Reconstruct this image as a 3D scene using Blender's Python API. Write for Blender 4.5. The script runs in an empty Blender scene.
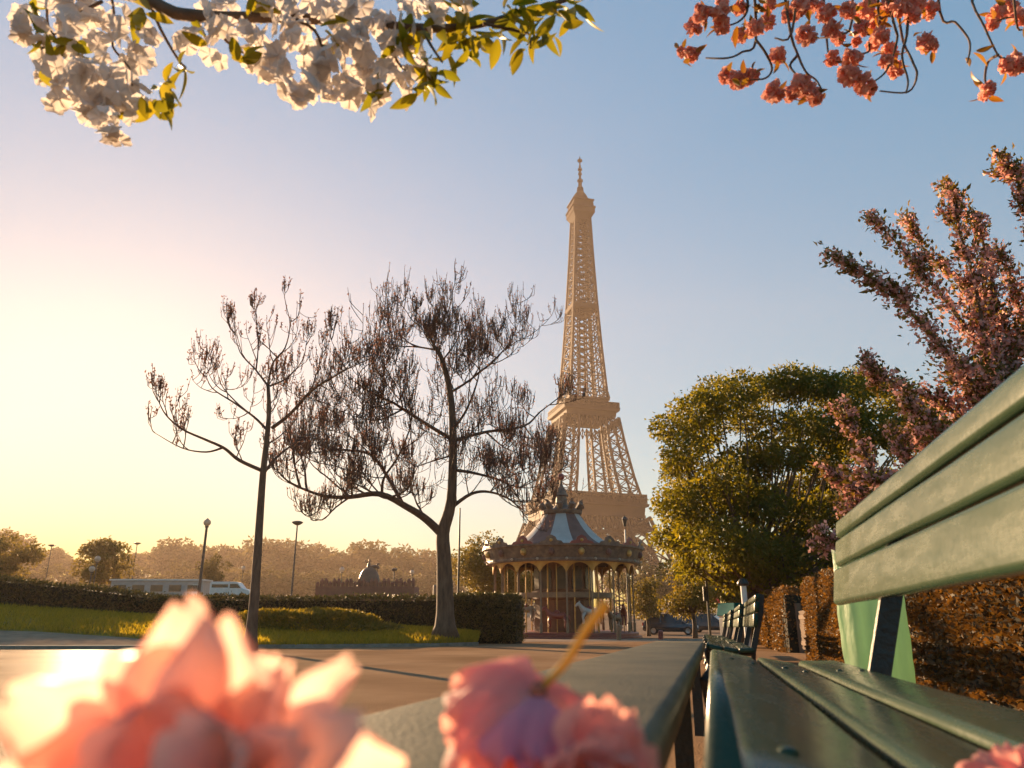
import bpy, math, random
import numpy as np
from mathutils import Vector, Matrix, Quaternion
R = math.radians
SC = bpy.context.scene
COL = SC.collection

# ------------------------------------------------------------------ camera
F, CX, CY = 740.0, 512.0, 384.0          # focal length in pixels of a 1024 wide frame
PITCH = R(17.1); CAMZ = 0.60
cam_d = bpy.data.cameras.new("camera"); cam = bpy.data.objects.new("camera", cam_d); COL.objects.link(cam)
cam.location = (0, 0, CAMZ); cam.rotation_euler = (R(90) + PITCH, 0, 0)
cam_d.sensor_width = 36.0; cam_d.lens = 36.0 * F / 1024.0
cam_d.clip_start = 0.02; cam_d.clip_end = 6000
cam_d.dof.use_dof = True; cam_d.dof.focus_distance = 14.0; cam_d.dof.aperture_fstop = 6.5
SC.camera = cam
SC.render.resolution_x, SC.render.resolution_y = 1024, 768

# ------------------------------------------------------------------ sky, sun, exposure
SUN_EL, SUN_AZ = R(10.5), R(-28.5)        # azimuth from +Y towards +X
w = bpy.data.worlds.new("World"); SC.world = w; w.use_nodes = True
nt = w.node_tree; bg = nt.nodes["Background"]
sky = nt.nodes.new("ShaderNodeTexSky"); sky.sky_type = 'NISHITA'; sky.sun_disc = False
sky.sun_elevation = SUN_EL; sky.sun_rotation = SUN_AZ
sky.altitude = 50; sky.air_density = 1.35; sky.dust_density = 0.5; sky.ozone_density = 3.6
gm = nt.nodes.new("ShaderNodeGamma"); gm.inputs[1].default_value = 0.32       # softens the glow round the sun
hs = nt.nodes.new("ShaderNodeHueSaturation"); hs.inputs['Saturation'].default_value = 2.55
nt.links.new(sky.outputs[0], gm.inputs[0]); nt.links.new(gm.outputs[0], hs.inputs['Color']); nt.links.new(hs.outputs[0], bg.inputs[0]); bg.inputs[1].default_value = 0.115
sd = bpy.data.lights.new("sun", 'SUN'); sun = bpy.data.objects.new("sun", sd); COL.objects.link(sun)
sd.energy = 5.0; sd.angle = R(0.6); sd.color = (1.0, 0.66, 0.36)
SV = Vector((math.sin(SUN_AZ) * math.cos(SUN_EL), math.cos(SUN_AZ) * math.cos(SUN_EL), math.sin(SUN_EL)))
sun.rotation_euler = SV.to_track_quat('Z', 'Y').to_euler(); sun.location = (-40, 60, 40)
SC.view_settings.view_transform = 'Standard'; SC.view_settings.look = 'None'
SC.view_settings.exposure = 1.9; SC.view_settings.gamma = 1.0
SC.render.engine = 'CYCLES'
SC.cycles.use_denoising = True
SC.cycles.max_bounces = 6; SC.cycles.transparent_max_bounces = 6
SC.cycles.volume_bounces = 0
SC.cycles.sample_clamp_indirect = 8

# ------------------------------------------------------------------ geometry of the view
ct, st = math.cos(PITCH), math.sin(PITCH)
def ray(x, y):
    u, v = (x - CX) / F, (CY - y) / F
    return Vector((u, ct - st * v, st + ct * v))
def at(x, y, Y):
    d = ray(x, y); return Vector((0, 0, CAMZ)) + d * (Y / d.y)
def sm(t): t = min(1, max(0, t)); return t * t * (3 - 2 * t)
SLOPE = 0.02
def G(X, Y):
    b = -SLOPE * Y if Y <= 60 else -1.2 - 0.3 * sm((Y - 60) / 60)
    return b + 3.4 * sm((-X - 3) / 17) * sm((Y - 48) / 40)
# bench frame: along the row, to the right, up
DU = ray(712, 627).normalized()
DR = Vector((DU.y, -DU.x, 0)).normalized()
DW = DR.cross(DU)
def bl(a, b, c): return Vector((0, 0, CAMZ)) + DU * a + DR * b + DW * c

# ------------------------------------------------------------------ helpers
class MB:
    def __init__(s): s.v = []; s.f = []; s.m = []; s.mi = 0
    def add(s, vs, fs):
        o = len(s.v); s.v += [tuple(p) for p in vs]
        for f in fs: s.f.append(tuple(i + o for i in f)); s.m.append(s.mi)
    def box(s, c, size, rot=None):
        c = Vector(c); hx, hy, hz = size[0] / 2, size[1] / 2, size[2] / 2
        vs = [Vector((x, y, z)) for x in (-hx, hx) for y in (-hy, hy) for z in (-hz, hz)]
        if rot is not None: vs = [rot @ p for p in vs]
        s.add([c + p for p in vs], [(0, 1, 3, 2), (4, 6, 7, 5), (0, 4, 5, 1), (2, 3, 7, 6), (0, 2, 6, 4), (1, 5, 7, 3)])
    def bar(s, p, q, wd, hd=None, up=Vector((0, 0, 1))):
        p, q = Vector(p), Vector(q); hd = hd or wd
        d = (q - p).normalized(); up = Vector(up)
        if abs(d.dot(up)) > .98: up = Vector((1, 0, 0))
        x = d.cross(up).normalized(); z = x.cross(d)
        vs = [e + x * (i * wd / 2) + z * (j * hd / 2) for e in (p, q) for i, j in ((-1, -1), (1, -1), (1, 1), (-1, 1))]
        s.add(vs, [(3, 2, 1, 0), (4, 5, 6, 7), (0, 1, 5, 4), (1, 2, 6, 5), (2, 3, 7, 6), (3, 0, 4, 7)])
    def tube(s, pts, rad, n=6, cap=True):
        pts = [Vector(p) for p in pts]
        if not hasattr(rad, '__len__'): rad = [rad] * len(pts)
        o = len(s.v); N = len(pts)
        t0 = (pts[1] - pts[0]).normalized()
        a = t0.orthogonal().normalized()
        for i, p in enumerate(pts):
            t = (pts[min(i + 1, N - 1)] - pts[max(i - 1, 0)])
            t = t.normalized() if t.length > 1e-9 else t0
            a = (a - t * a.dot(t)); a = a.normalized() if a.length > 1e-6 else t.orthogonal().normalized()
            b = t.cross(a)
            for k in range(n):
                q = p + (a * math.cos(2 * math.pi * k / n) + b * math.sin(2 * math.pi * k / n)) * rad[i]
                s.v.append(tuple(q))
        for i in range(N - 1):
            for k in range(n):
                k2 = (k + 1) % n
                s.f.append((o + i * n + k, o + i * n + k2, o + (i + 1) * n + k2, o + (i + 1) * n + k)); s.m.append(s.mi)
        if cap:
            s.f.append(tuple(o + k for k in reversed(range(n)))); s.m.append(s.mi)
            s.f.append(tuple(o + (N - 1) * n + k for k in range(n))); s.m.append(s.mi)
    def lathe(s, prof, n=24, c=(0, 0, 0), alt=None):
        o = len(s.v); c = Vector(c)
        for r, z in prof:
            for k in range(n):
                s.v.append((c.x + r * math.cos(2 * math.pi * k / n), c.y + r * math.sin(2 * math.pi * k / n), c.z + z))
        for i in range(len(prof) - 1):
            for k in range(n):
                k2 = (k + 1) % n
                s.f.append((o + i * n + k, o + i * n + k2, o + (i + 1) * n + k2, o + (i + 1) * n + k))
                s.m.append(alt(k) if alt else s.mi)
    def prism(s, poly, a, b):
        """poly: list of points (Vector) of one end; b-a is the extrusion vector"""
        n = len(poly); d = Vector(b) - Vector(a)
        vs = [Vector(p) for p in poly] + [Vector(p) + d for p in poly]
        s.add(vs, [tuple(reversed(range(n))), tuple(range(n, 2 * n))] + [(i, (i + 1) % n, n + (i + 1) % n, n + i) for i in range(n)])
    def ball(s, c, r, n=10, m=6):
        c = Vector(c); rr = r if hasattr(r, '__len__') else (r, r, r)
        o = len(s.v)
        for i in range(m + 1):
            ph = math.pi * i / m
            for k in range(n):
                th = 2 * math.pi * k / n
                s.v.append((c.x + rr[0] * math.sin(ph) * math.cos(th), c.y + rr[1] * math.sin(ph) * math.sin(th), c.z + rr[2] * math.cos(ph)))
        for i in range(m):
            for k in range(n):
                k2 = (k + 1) % n
                s.f.append((o + i * n + k, o + (i + 1) * n + k, o + (i + 1) * n + k2, o + i * n + k2)); s.m.append(s.mi)
    def build(s, name, mats, parent=None, smooth=False, loc=None, bevel=0):
        me = bpy.data.meshes.new(name)
        me.from_pydata(s.v, [], s.f)
        if not isinstance(mats, (list, tuple)): mats = [mats]
        for m in mats: me.materials.append(m)
        if any(s.m): me.polygons.foreach_set('material_index', s.m)
        if smooth: me.polygons.foreach_set('use_smooth', [True] * len(s.f))
        me.update()
        o = bpy.data.objects.new(name, me); COL.objects.link(o)
        if loc is not None: o.location = loc
        if parent is not None: o.parent = parent
        if bevel:
            b = o.modifiers.new('bevel', 'BEVEL'); b.width = bevel; b.segments = 2; b.limit_method = 'ANGLE'; b.angle_limit = R(35)
        return o

def npmesh(name, V, n, mat, parent=None, smooth=False):
    """V: (N, n, 3) array: N islands that are each one polygon of n vertices"""
    V = np.asarray(V, dtype=np.float32); N = V.shape[0]
    me = bpy.data.meshes.new(name)
    me.vertices.add(N * n); me.vertices.foreach_set('co', V.reshape(-1))
    me.loops.add(N * n); me.loops.foreach_set('vertex_index', np.arange(N * n, dtype=np.int32))
    me.polygons.add(N); me.polygons.foreach_set('loop_start', np.arange(0, N * n, n, dtype=np.int32))
    me.materials.append(mat); me.update(calc_edges=True); me.validate()
    o = bpy.data.objects.new(name, me); COL.objects.link(o)
    if parent is not None: o.parent = parent
    return o
rng = np.random.default_rng(7)
def unit(a): return a / np.maximum(np.linalg.norm(a, axis=-1, keepdims=True), 1e-9)
def kites(P, L, W, D=None, spread=1.0, curl=.25):
    """leaf-shaped kites at points P; D: preferred direction (N,3) or None"""
    P = np.asarray(P, dtype=np.float64); N = len(P)
    d = unit(rng.normal(size=(N, 3)))
    if D is not None: d = unit(np.asarray(D) + d * spread)
    nn = unit(np.cross(d, rng.normal(size=(N, 3)))); s = np.cross(d, nn)
    l = L * rng.uniform(.65, 1.3, (N, 1)); wv = W * rng.uniform(.7, 1.25, (N, 1))
    mid = P + d * l * .45
    return np.stack([P, mid + s * wv / 2 + nn * l * curl * .5, P + d * l - nn * l * curl * .6, mid - s * wv / 2 + nn * l * curl * .5], axis=1)

def tag(o, label=None, cat=None, group=None, kind=None):
    if label: o['label'] = label
    if cat: o['category'] = cat
    if group: o['group'] = group
    if kind: o['kind'] = kind
    return o
def thing(name, label, cat, loc=(0, 0, 0), rz=0, group=None):
    o = bpy.data.objects.new(name, None); COL.objects.link(o)
    o.location = loc; o.rotation_euler = (0, 0, rz); o.empty_display_size = .2
    return tag(o, label, cat, group)
def kids(o): return [c for c in COL.objects if c.parent == o]
def dup(root, loc=None, rz=None, label=None, group=None, scale=None):
    r = root.copy(); COL.objects.link(r)
    if loc is not None: r.location = loc
    if rz is not None: r.rotation_euler = (0, 0, rz)
    if scale is not None: r.scale = scale if hasattr(scale, '__len__') else (scale,) * 3
    if label: r['label'] = label
    if group: r['group'] = group
    for ch in kids(root):
        c = ch.copy(); COL.objects.link(c); c.parent = r
        for g in kids(ch):
            d = g.copy(); COL.objects.link(d); d.parent = c
    return r
def struct(o, kind='structure'): o['kind'] = kind; return o

# ------------------------------------------------------------------ materials
def mat(name, cols, scale=4.0, rough=.7, bump=0.0, bscale=None, island=False, transl=0.0, metal=0.0, spec=.5, tcol=None, detail=4, coat=0.0, stretch=None, sheen=0, chips=False, gloss=0.0):
    m = bpy.data.materials.new(name); m.use_nodes = True
    n = m.node_tree.nodes; l = m.node_tree.links
    p = n['Principled BSDF']
    p.inputs['Roughness'].default_value = rough; p.inputs['Metallic'].default_value = metal
    p.inputs['Specular IOR Level'].default_value = spec
    if coat: p.inputs['Coat Weight'].default_value = coat; p.inputs['Coat Roughness'].default_value = .15
    ramp = n.new('ShaderNodeValToRGB'); cr = ramp.color_ramp
    cols = [tuple(c) + (1,) for c in cols]
    if len(cols) == 1: cols = [tuple(x * .86 for x in cols[0][:3]) + (1,), tuple(min(1, x * 1.12) for x in cols[0][:3]) + (1,)]
    cr.elements[0].color = cols[0]; cr.elements[-1].color = cols[-1]
    lo, hi = (0.0, 1.0) if island else (.3, .7)
    cr.elements[0].position = lo; cr.elements[-1].position = hi
    for i, c in enumerate(cols[1:-1]):
        e = cr.elements.new(lo + (hi - lo) * (i + 1) / (len(cols) - 1)); e.color = c
    tc = n.new('ShaderNodeTexCoord'); src = tc.outputs['Object']
    if stretch:
        mp = n.new('ShaderNodeMapping'); mp.inputs['Scale'].default_value = stretch
        l.new(src, mp.inputs['Vector']); src = mp.outputs[0]
    nz = n.new('ShaderNodeTexNoise'); nz.inputs['Scale'].default_value = scale; nz.inputs['Detail'].default_value = detail
    nz.inputs['Roughness'].default_value = .6
    l.new(src, nz.inputs['Vector'])
    if island:
        g = n.new('ShaderNodeNewGeometry'); mx = n.new('ShaderNodeMix'); mx.data_type = 'FLOAT'
        mx.inputs[0].default_value = .35
        l.new(g.outputs['Random Per Island'], mx.inputs[2]); l.new(nz.outputs['Fac'], mx.inputs[3]); l.new(mx.outputs[0], ramp.inputs[0])
    else: l.new(nz.outputs['Fac'], ramp.inputs[0])
    if chips:                                                     # worn spots and scratches in the paint
        n2 = n.new('ShaderNodeTexNoise'); n2.inputs['Scale'].default_value = 26; n2.inputs['Detail'].default_value = 8; n2.inputs['Roughness'].default_value = .75
        mp2 = n.new('ShaderNodeMapping'); mp2.inputs['Scale'].default_value = (.22, 1, 1); l.new(tc.outputs['Object'], mp2.inputs['Vector']); l.new(mp2.outputs[0], n2.inputs['Vector'])
        r2 = n.new('ShaderNodeMapRange'); r2.inputs[1].default_value = .72; r2.inputs[2].default_value = .85; l.new(n2.outputs['Fac'], r2.inputs[0])
        mxc = n.new('ShaderNodeMix'); mxc.data_type = 'RGBA'; l.new(r2.outputs[0], mxc.inputs[0]); l.new(ramp.outputs[0], mxc.inputs[6]); mxc.inputs[7].default_value = (.038, .056, .034, 1)
        l.new(mxc.outputs[2], p.inputs['Base Color'])
        r3 = n.new('ShaderNodeMapRange'); r3.inputs[1].default_value = .35; r3.inputs[2].default_value = .7; r3.inputs[3].default_value = rough - .02; r3.inputs[4].default_value = rough + .06
        l.new(n2.outputs['Fac'], r3.inputs[0]); l.new(r3.outputs[0], p.inputs['Roughness'])
    else: l.new(ramp.outputs[0], p.inputs['Base Color'])
    if bump:
        b = n.new('ShaderNodeBump'); b.inputs['Strength'].default_value = bump; b.inputs['Distance'].default_value = .02
        nb = n.new('ShaderNodeTexNoise'); nb.inputs['Scale'].default_value = bscale or scale * 6; nb.inputs['Detail'].default_value = 5
        l.new(src, nb.inputs['Vector']); l.new(nb.outputs['Fac'], b.inputs['Height']); l.new(b.outputs[0], p.inputs['Normal'])
    if gloss:
        gl = n.new('ShaderNodeBsdfGlossy'); gl.inputs['Roughness'].default_value = .26; mg = n.new('ShaderNodeMixShader'); mg.inputs[0].default_value = gloss
        l.new(b.outputs[0], gl.inputs['Normal']); l.new(p.outputs[0], mg.inputs[1]); l.new(gl.outputs[0], mg.inputs[2]); l.new(mg.outputs[0], n['Material Output'].inputs[0])
    if transl:
        t = n.new('ShaderNodeBsdfTranslucent'); ms = n.new('ShaderNodeMixShader'); ms.inputs[0].default_value = transl
        if tcol:
            mc = n.new('ShaderNodeMix'); mc.data_type = 'RGBA'; mc.blend_type = 'MULTIPLY'; mc.inputs[0].default_value = 1
            l.new(ramp.outputs[0], mc.inputs[6]); mc.inputs[7].default_value = tuple(tcol) + (1,); l.new(mc.outputs[2], t.inputs[0])
        else: l.new(ramp.outputs[0], t.inputs[0])
        l.new(p.outputs[0], ms.inputs[1]); l.new(t.outputs[0], ms.inputs[2]); l.new(ms.outputs[0], n['Material Output'].inputs[0])
    return m
M = {}
M['asphalt'] = mat('asphalt', [(.20, .117, .063), (.35, .22, .127)], .35, .9, .8, 70, detail=8, spec=0.0, gloss=.016)
M['earth'] = mat('earth', [(.18, .125, .085), (.28, .2, .14)], .2, .95, .3, 8, spec=.0)
M['pavers'] = mat('pavers', [(.22, .16, .11), (.34, .25, .17)], 2.2, .9, .6, 14, spec=.0)
M['kerb'] = mat('kerb_stone', [(.2, .17, .13), (.34, .28, .22)], 3, .9, .3, spec=.05)
M['lawn'] = mat('lawn_soil', [(.21, .16, .02), (.30, .22, .03)], 1.5, .95, .4, 30)
M['grass'] = mat('grass', [(.16, .145, .012), (.26, .215, .02), (.34, .26, .03)], .6, .7, island=True, transl=.6, tcol=(1.8, 1.5, .7))
M['iron'] = mat('tower_iron', [(.045, .025, .021), (.07, .039, .032)], .05, .75, spec=.1)
M['black_iron'] = mat('black_iron', [(.012, .012, .012), (.03, .028, .025)], 9, .45, .3)
M['bark'] = mat('bark', [(.07, .042, .027), (.17, .105, .066)], 9, .9, .7, 30, stretch=(1, 1, .25))
M['twig'] = mat('twig', [(.08, .042, .027), (.15, .082, .05)], 6, .85)
M['bud'] = mat('seed_cluster', [(.10, .045, .03), (.19, .09, .06), (.26, .13, .09)], 2, .8, island=True, transl=.45)
M['leaf'] = mat('tree_leaf', [(.075, .09, .01), (.11, .115, .013), (.165, .14, .017)], .35, .6, island=True, transl=.55, tcol=(2.0, 1.55, .5))
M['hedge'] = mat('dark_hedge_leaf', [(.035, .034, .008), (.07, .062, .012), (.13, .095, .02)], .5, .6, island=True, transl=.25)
M['mound'] = mat('shrub_leaf', [(.10, .10, .014), (.17, .15, .022), (.25, .2, .03)], .8, .6, island=True, transl=.45, tcol=(1.4, 1.1, .5))
M['yellowleaf'] = mat('yellow_shrub_leaf', [(.11, .09, .012), (.2, .14, .018), (.26, .18, .03)], .8, .6, island=True, transl=.45)
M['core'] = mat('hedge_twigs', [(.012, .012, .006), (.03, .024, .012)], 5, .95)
M['dryleaf'] = mat('dry_hedge_leaf', [(.05, .032, .01), (.10, .058, .016), (.16, .098, .03), (.075, .065, .018)], 1.2, .6, island=True, transl=.4, tcol=(1.4, 1.0, .5))
M['farleaf'] = mat('far_foliage', [(.08, .065, .015), (.13, .10, .025), (.19, .135, .035)], .08, .8, island=True, transl=.3)
M['hill'] = mat('hill_ground', [(.06, .05, .02), (.10, .08, .03)], .02, .95)
M['green_paint'] = mat('green_bench_paint', [(.020, .042, .022), (.032, .056, .030)], 3.0, .25, .03, 50, spec=.2, chips=True, stretch=(1, 1, 1))
M['green_paint_old'] = mat('worn_bench_paint', [(.055, .052, .026), (.09, .078, .04), (.13, .108, .062)], 5, .5, .2, 160, spec=.14)
M['white_petal'] = mat('white_petal', [(.62, .59, .60), (.72, .70, .70)], 8, .6, island=False, transl=.45, tcol=(1, .93, .84))
M['coral_petal'] = mat('coral_petal', [(.66, .22, .17), (.78, .36, .27), (.84, .46, .36)], 30, .6, transl=.5)
M['pink_petal'] = mat('pink_petal', [(.84, .50, .42), (.88, .60, .52), (.91, .69, .61)], 25, .5, .15, 120, transl=.68, tcol=(1, .92, .86), stretch=(1, 1, 1))
M['rose_petal'] = mat('rose_petal', [(.82, .32, .27), (.88, .45, .38), (.91, .56, .47)], 25, .5, .15, 120, transl=.62, tcol=(1, .88, .84))
M['shaded_petal'] = mat('shaded_petal', [(.60, .18, .25), (.74, .28, .34)], 25, .5, .15, 120, transl=.35)  # darker, mauver copy of the rose colour: shade on the inner petals, painted in
M['cherry_bloom'] = mat('cherry_bloom', [(.54, .24, .21), (.72, .40, .36), (.82, .55, .50)], 1.5, .6, island=True, transl=.5, tcol=(1.1, 1.0, .9))
M['cherry_leaf'] = mat('bronze_leaf', [(.09, .08, .016), (.15, .11, .024), (.13, .14, .03)], 1.5, .55, island=True, transl=.5, tcol=(1.6, 1.2, .6))
M['yleaf'] = mat('young_leaf', [(.10, .12, .01), (.22, .20, .015), (.33, .26, .02)], 12, .4, island=True, transl=.55, tcol=(1.2, 1.1, .5))
M['stem'] = mat('yellow_stem', [(.62, .36, .03), (.80, .50, .05)], 30, .5, transl=.4)
M['calyx'] = mat('calyx', [(.25, .05, .03), (.4, .12, .05)], 40, .6)
M['roof_white'] = mat('canvas_white', [(.38, .34, .31), (.48, .43, .39)], 1.5, .8, spec=.1)
M['roof_mauve'] = mat('canvas_mauve', [(.15, .075, .06), (.21, .11, .09)], 1.5, .8, spec=.2)
M['gold'] = mat('gilt', [(.45, .24, .07), (.6, .36, .12)], 4, .35, metal=.6)
M['cream'] = mat('cream_paint', [(.20, .12, .07), (.30, .19, .11)], 3, .5)
M['board'] = mat('carousel_board', [(.07, .05, .035), (.15, .09, .06), (.24, .15, .09)], 2.6, .6)
M['drum'] = mat('drum_panel', [(.10, .035, .018), (.20, .075, .03)], 1.4, .45)
M['redwood'] = mat('red_paint', [(.22, .04, .03), (.30, .07, .05)], 4, .45)
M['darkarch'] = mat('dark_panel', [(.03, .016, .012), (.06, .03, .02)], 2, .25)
M['horse_white'] = mat('horse_paint', [(.5, .42, .36), (.62, .55, .48)], 6, .4)
M['stone'] = mat('stone', [(.28, .23, .18), (.4, .34, .27)], 1, .85, .2)
M['bronze'] = mat('dark_bronze', [(.05, .032, .022), (.09, .06, .04)], 2, .5)
M['brickred'] = mat('dark_red_wall', [(.12, .04, .03), (.18, .07, .045)], 1.2, .8)
M['post'] = mat('lamp_post_paint', [(.03, .026, .022), (.06, .05, .04)], 6, .5)
M['globe'] = mat('milky_globe', [(.5, .42, .32), (.6, .5, .4)], 4, .3, transl=.3)
M['white_metal'] = mat('white_metal', [(.55, .53, .5), (.68, .66, .62)], 2, .4)
M['greyp'] = mat('grey_panel', [(.3, .27, .25), (.4, .37, .34)], 2, .5)
M['car'] = mat('dark_car_paint', [(.03, .035, .045), (.045, .05, .06)], 2, .22, coat=.6, metal=.3)
M['car2'] = mat('brown_car_paint', [(.04, .03, .026), (.06, .045, .04)], 2, .25, coat=.5)
M['glass'] = mat('car_glass', [(.02, .022, .025), (.035, .037, .04)], 2, .08)
M['rubber'] = mat('rubber', [(.012, .012, .012), (.02, .02, .02)], 8, .8)
M['rim'] = mat('wheel_rim', [(.35, .35, .35), (.45, .45, .45)], 8, .3, metal=.8)
M['lens_red'] = mat('tail_lens', [(.35, .02, .015), (.5, .04, .03)], 8, .2)
M['bag'] = mat('green_bag', [(.34, .52, .34), (.46, .62, .42)], 6, .3, .5, 18, transl=.7, stretch=(1, 1, .4))
M['teal'] = mat('teal_sheet', [(.01, .20, .22), (.02, .27, .28)], 3, .7, spec=.1, transl=.3)
M['pinkban'] = mat('pink_banner', [(.55, .10, .12), (.65, .16, .17)], 3, .6, transl=.3)
M['skin'] = mat('skin', [(.4, .24, .17), (.46, .28, .2)], 8, .6)
M['cloth'] = mat('dark_cloth', [(.04, .03, .03), (.08, .055, .05)], 8, .9)
M['redcloth'] = mat('red_cloth', [(.2, .04, .03), (.28, .06, .05)], 8, .9)
# ------------------------------------------------------------------ setting
GX0, GX1, GY0, GY1 = -760, 520, -30, 800
def grid(name, xs, ys, zf, m):
    b = MB(); nx, ny = len(xs), len(ys)
    b.v = [(x, y, zf(x, y)) for y in ys for x in xs]
    b.f = [(j * nx + i, j * nx + i + 1, (j + 1) * nx + i + 1, (j + 1) * nx + i) for j in range(ny - 1) for i in range(nx - 1)]
    b.m = [0] * len(b.f)
    return b.build(name, m, smooth=True)
xs = [GX0, -500, -300, -200, -150, -100] + list(range(-80, 40, 3)) + [45, 60, 90, 150, 300, GX1]
ys = [GY0, 0, 20, 40, 45] + list(range(48, 130, 4)) + [140, 200, 300, 400, 500, 600, 700, GY1]
struct(grid('ground', xs, ys, G, M['earth']))
# asphalt path: from behind the camera to in front of the lawns and on towards the carousel
pb = MB()
pl = [(-70, -12), (14, -12), (14, 44.9), (-70, 44.9)]
pb.add([(x, y, -SLOPE * y + .004) for x, y in pl], [(0, 1, 2, 3)])
struct(pb.build('path', M['asphalt']))
# pale joints and a lighter strip of paving crossing the path
def strip(name, p0, p1, wd, m, lift):
    b = MB(); p0, p1 = Vector(p0), Vector(p1); d = (p1 - p0).normalized(); s = Vector((-d.y, d.x)) * wd / 2
    b.add([(q.x, q.y, -SLOPE * q.y + lift) for q in (p0 - s, p1 - s, p1 + s, p0 + s)], [(0, 1, 2, 3)])
    return struct(b.build(name, m))
M['joint'] = mat('dark_joint', [(.05, .04, .035), (.08, .065, .055)], 3, .8)
M['plaza'] = mat('pale_paving', [(.24, .17, .12), (.34, .25, .18)], .5, .95, .3, 20, spec=0)
strip('road_joint', (-30, 13.2), (12, 13.9), .03, M['joint'], .008)
strip('road_joint', (-30, 19.2), (12, 18.4), .035, M['joint'], .008)
strip('paved_crossing', (-4, 40), (14, 40), 9, M['plaza'], .008)

# lawn: rises from the kerb up to the hedge
Lx = [-420, -200, -60, 60, 150, 235, 300, 350, 400, 445, 480]
kerbY = [23, 23, 23, 23, 23.2, 23.6, 24.2, 24.8, 25.6, 26.4, 28.5]
backy = [588, 596, 603, 611, 617, 622, 625, 627, 629, 632, 637]   # picture row of the far edge of the grass
backY = [34, 34, 34, 34, 34, 34, 34, 34, 33.5, 33, 31]
front = []; mid = []; back = []; strip0 = []
for x, ky, by, bY in zip(Lx, kerbY, backy, backY):
    X = (x - CX) / F * ky / (ct) * .99
    k = Vector((X, ky, -SLOPE * ky))
    b_ = at(x, by, bY)
    strip0.append(k)
    s = .36 if x < 120 else (.36 * (1 - sm((x - 120) / 90)))
    f_ = k.lerp(b_, s) + Vector((0, 0, .02 - .05 * s))
    f_.z = max(f_.z, -SLOPE * f_.y + .06)
    front.append(f_); back.append(b_)
def loft(rows, n_between, bulge=0.0):
    out = []
    for r in range(len(rows) - 1):
        for i in range(n_between if r < len(rows) - 2 else n_between + 1):
            t = i / n_between
            out.append([p.lerp(q, t) + Vector((0, 0, bulge * math.sin(math.pi * t))) for p, q in zip(rows[r], rows[r + 1])])
    return out
def dense(row, k):
    o = []
    for p, q in zip(row[:-1], row[1:]):
        for i in range(k): o.append(p.lerp(q, i / k))
    return o + [row[-1]]
lrows = loft([dense(front, 4), dense(back, 4)], 8, .14)
skirt = [Vector((p.x, p.y, -SLOPE * p.y - .05)) for p in lrows[0]]
lawn_rows = [skirt] + lrows
def sheet(name, rows, m):
    b = MB(); nx = len(rows[0])
    b.v = [tuple(p) for r in rows for p in r]
    b.f = [(j * nx + i, j * nx + i + 1, (j + 1) * nx + i + 1, (j + 1) * nx + i) for j in range(len(rows) - 1) for i in range(nx - 1)]
    b.m = [0] * len(b.f)
    return b.build(name, m, smooth=True)
struct(sheet('lawn', lawn_rows, M['lawn']))
# grass blades on the lawn
gp = []
arr = np.array([[tuple(p) for p in r] for r in lrows])
nr, nc = arr.shape[:2]
NG = 42000
ii = rng.uniform(0, nr - 1.001, NG); jj = rng.uniform(0, nc - 1.001, NG)
i0, j0 = ii.astype(int), jj.astype(int); fi, fj = (ii - i0)[:, None], (jj - j0)[:, None]
P = arr[i0, j0] * (1 - fi) * (1 - fj) + arr[i0 + 1, j0] * fi * (1 - fj) + arr[i0, j0 + 1] * (1 - fi) * fj + arr[i0 + 1, j0 + 1] * fi * fj
o = npmesh('lawn_grass', kites(P - [0, 0, .01], .2, .045, np.tile([0, 0, 1.0], (NG, 1)), .45), 4, M['grass'])
tag(o, 'short sunlit grass on the bank below the hedge', 'grass', kind='stuff')
# paved footway between kerb and lawn at the left, and the kerb itself
fr = [p + Vector((0, 0, .035)) for p in strip0[:6]]
fb = [p.copy() + Vector((0, 0, .01)) for p in front[:6]]
fr2 = [Vector((p.x, p.y + .16, p.z + .09)) for p in strip0[:6]]
struct(sheet('footway', loft([dense(fr2, 3), dense(fb, 3)], 3, .0), M['pavers']))
kb = MB()
for p, q in zip(strip0[:-1], strip0[1:]):
    kb.bar(p + Vector((0, .08, .03)), q + Vector((0, .08, .03)), .16, .16)
struct(kb.build('kerb', M['kerb'], bevel=.015))
# hills beyond the river
hb = MB()
hx = list(range(-740, 510, 20))
hr = random.Random(3)
for j, (y, hh) in enumerate(((470, 0), (500, 9), (560, 22), (640, 27), (720, 24))):
    for i, x in enumerate(hx):
        base = G(x, y)
        k = hh * (.75 + .25 * math.sin(x / 70.0) + .12 * math.sin(x / 23.0 + j)) * (1 - .75 * sm((x + 60) / 120))
        hb.v.append((x, y, base - .4 + k))
nx = len(hx)
hb.f = [(j * nx + i, j * nx + i + 1, (j + 1) * nx + i + 1, (j + 1) * nx + i) for j in range(4) for i in range(nx - 1)]; hb.m = [0] * len(hb.f)
struct(hb.build('hills', M['hill'], smooth=True))
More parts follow.
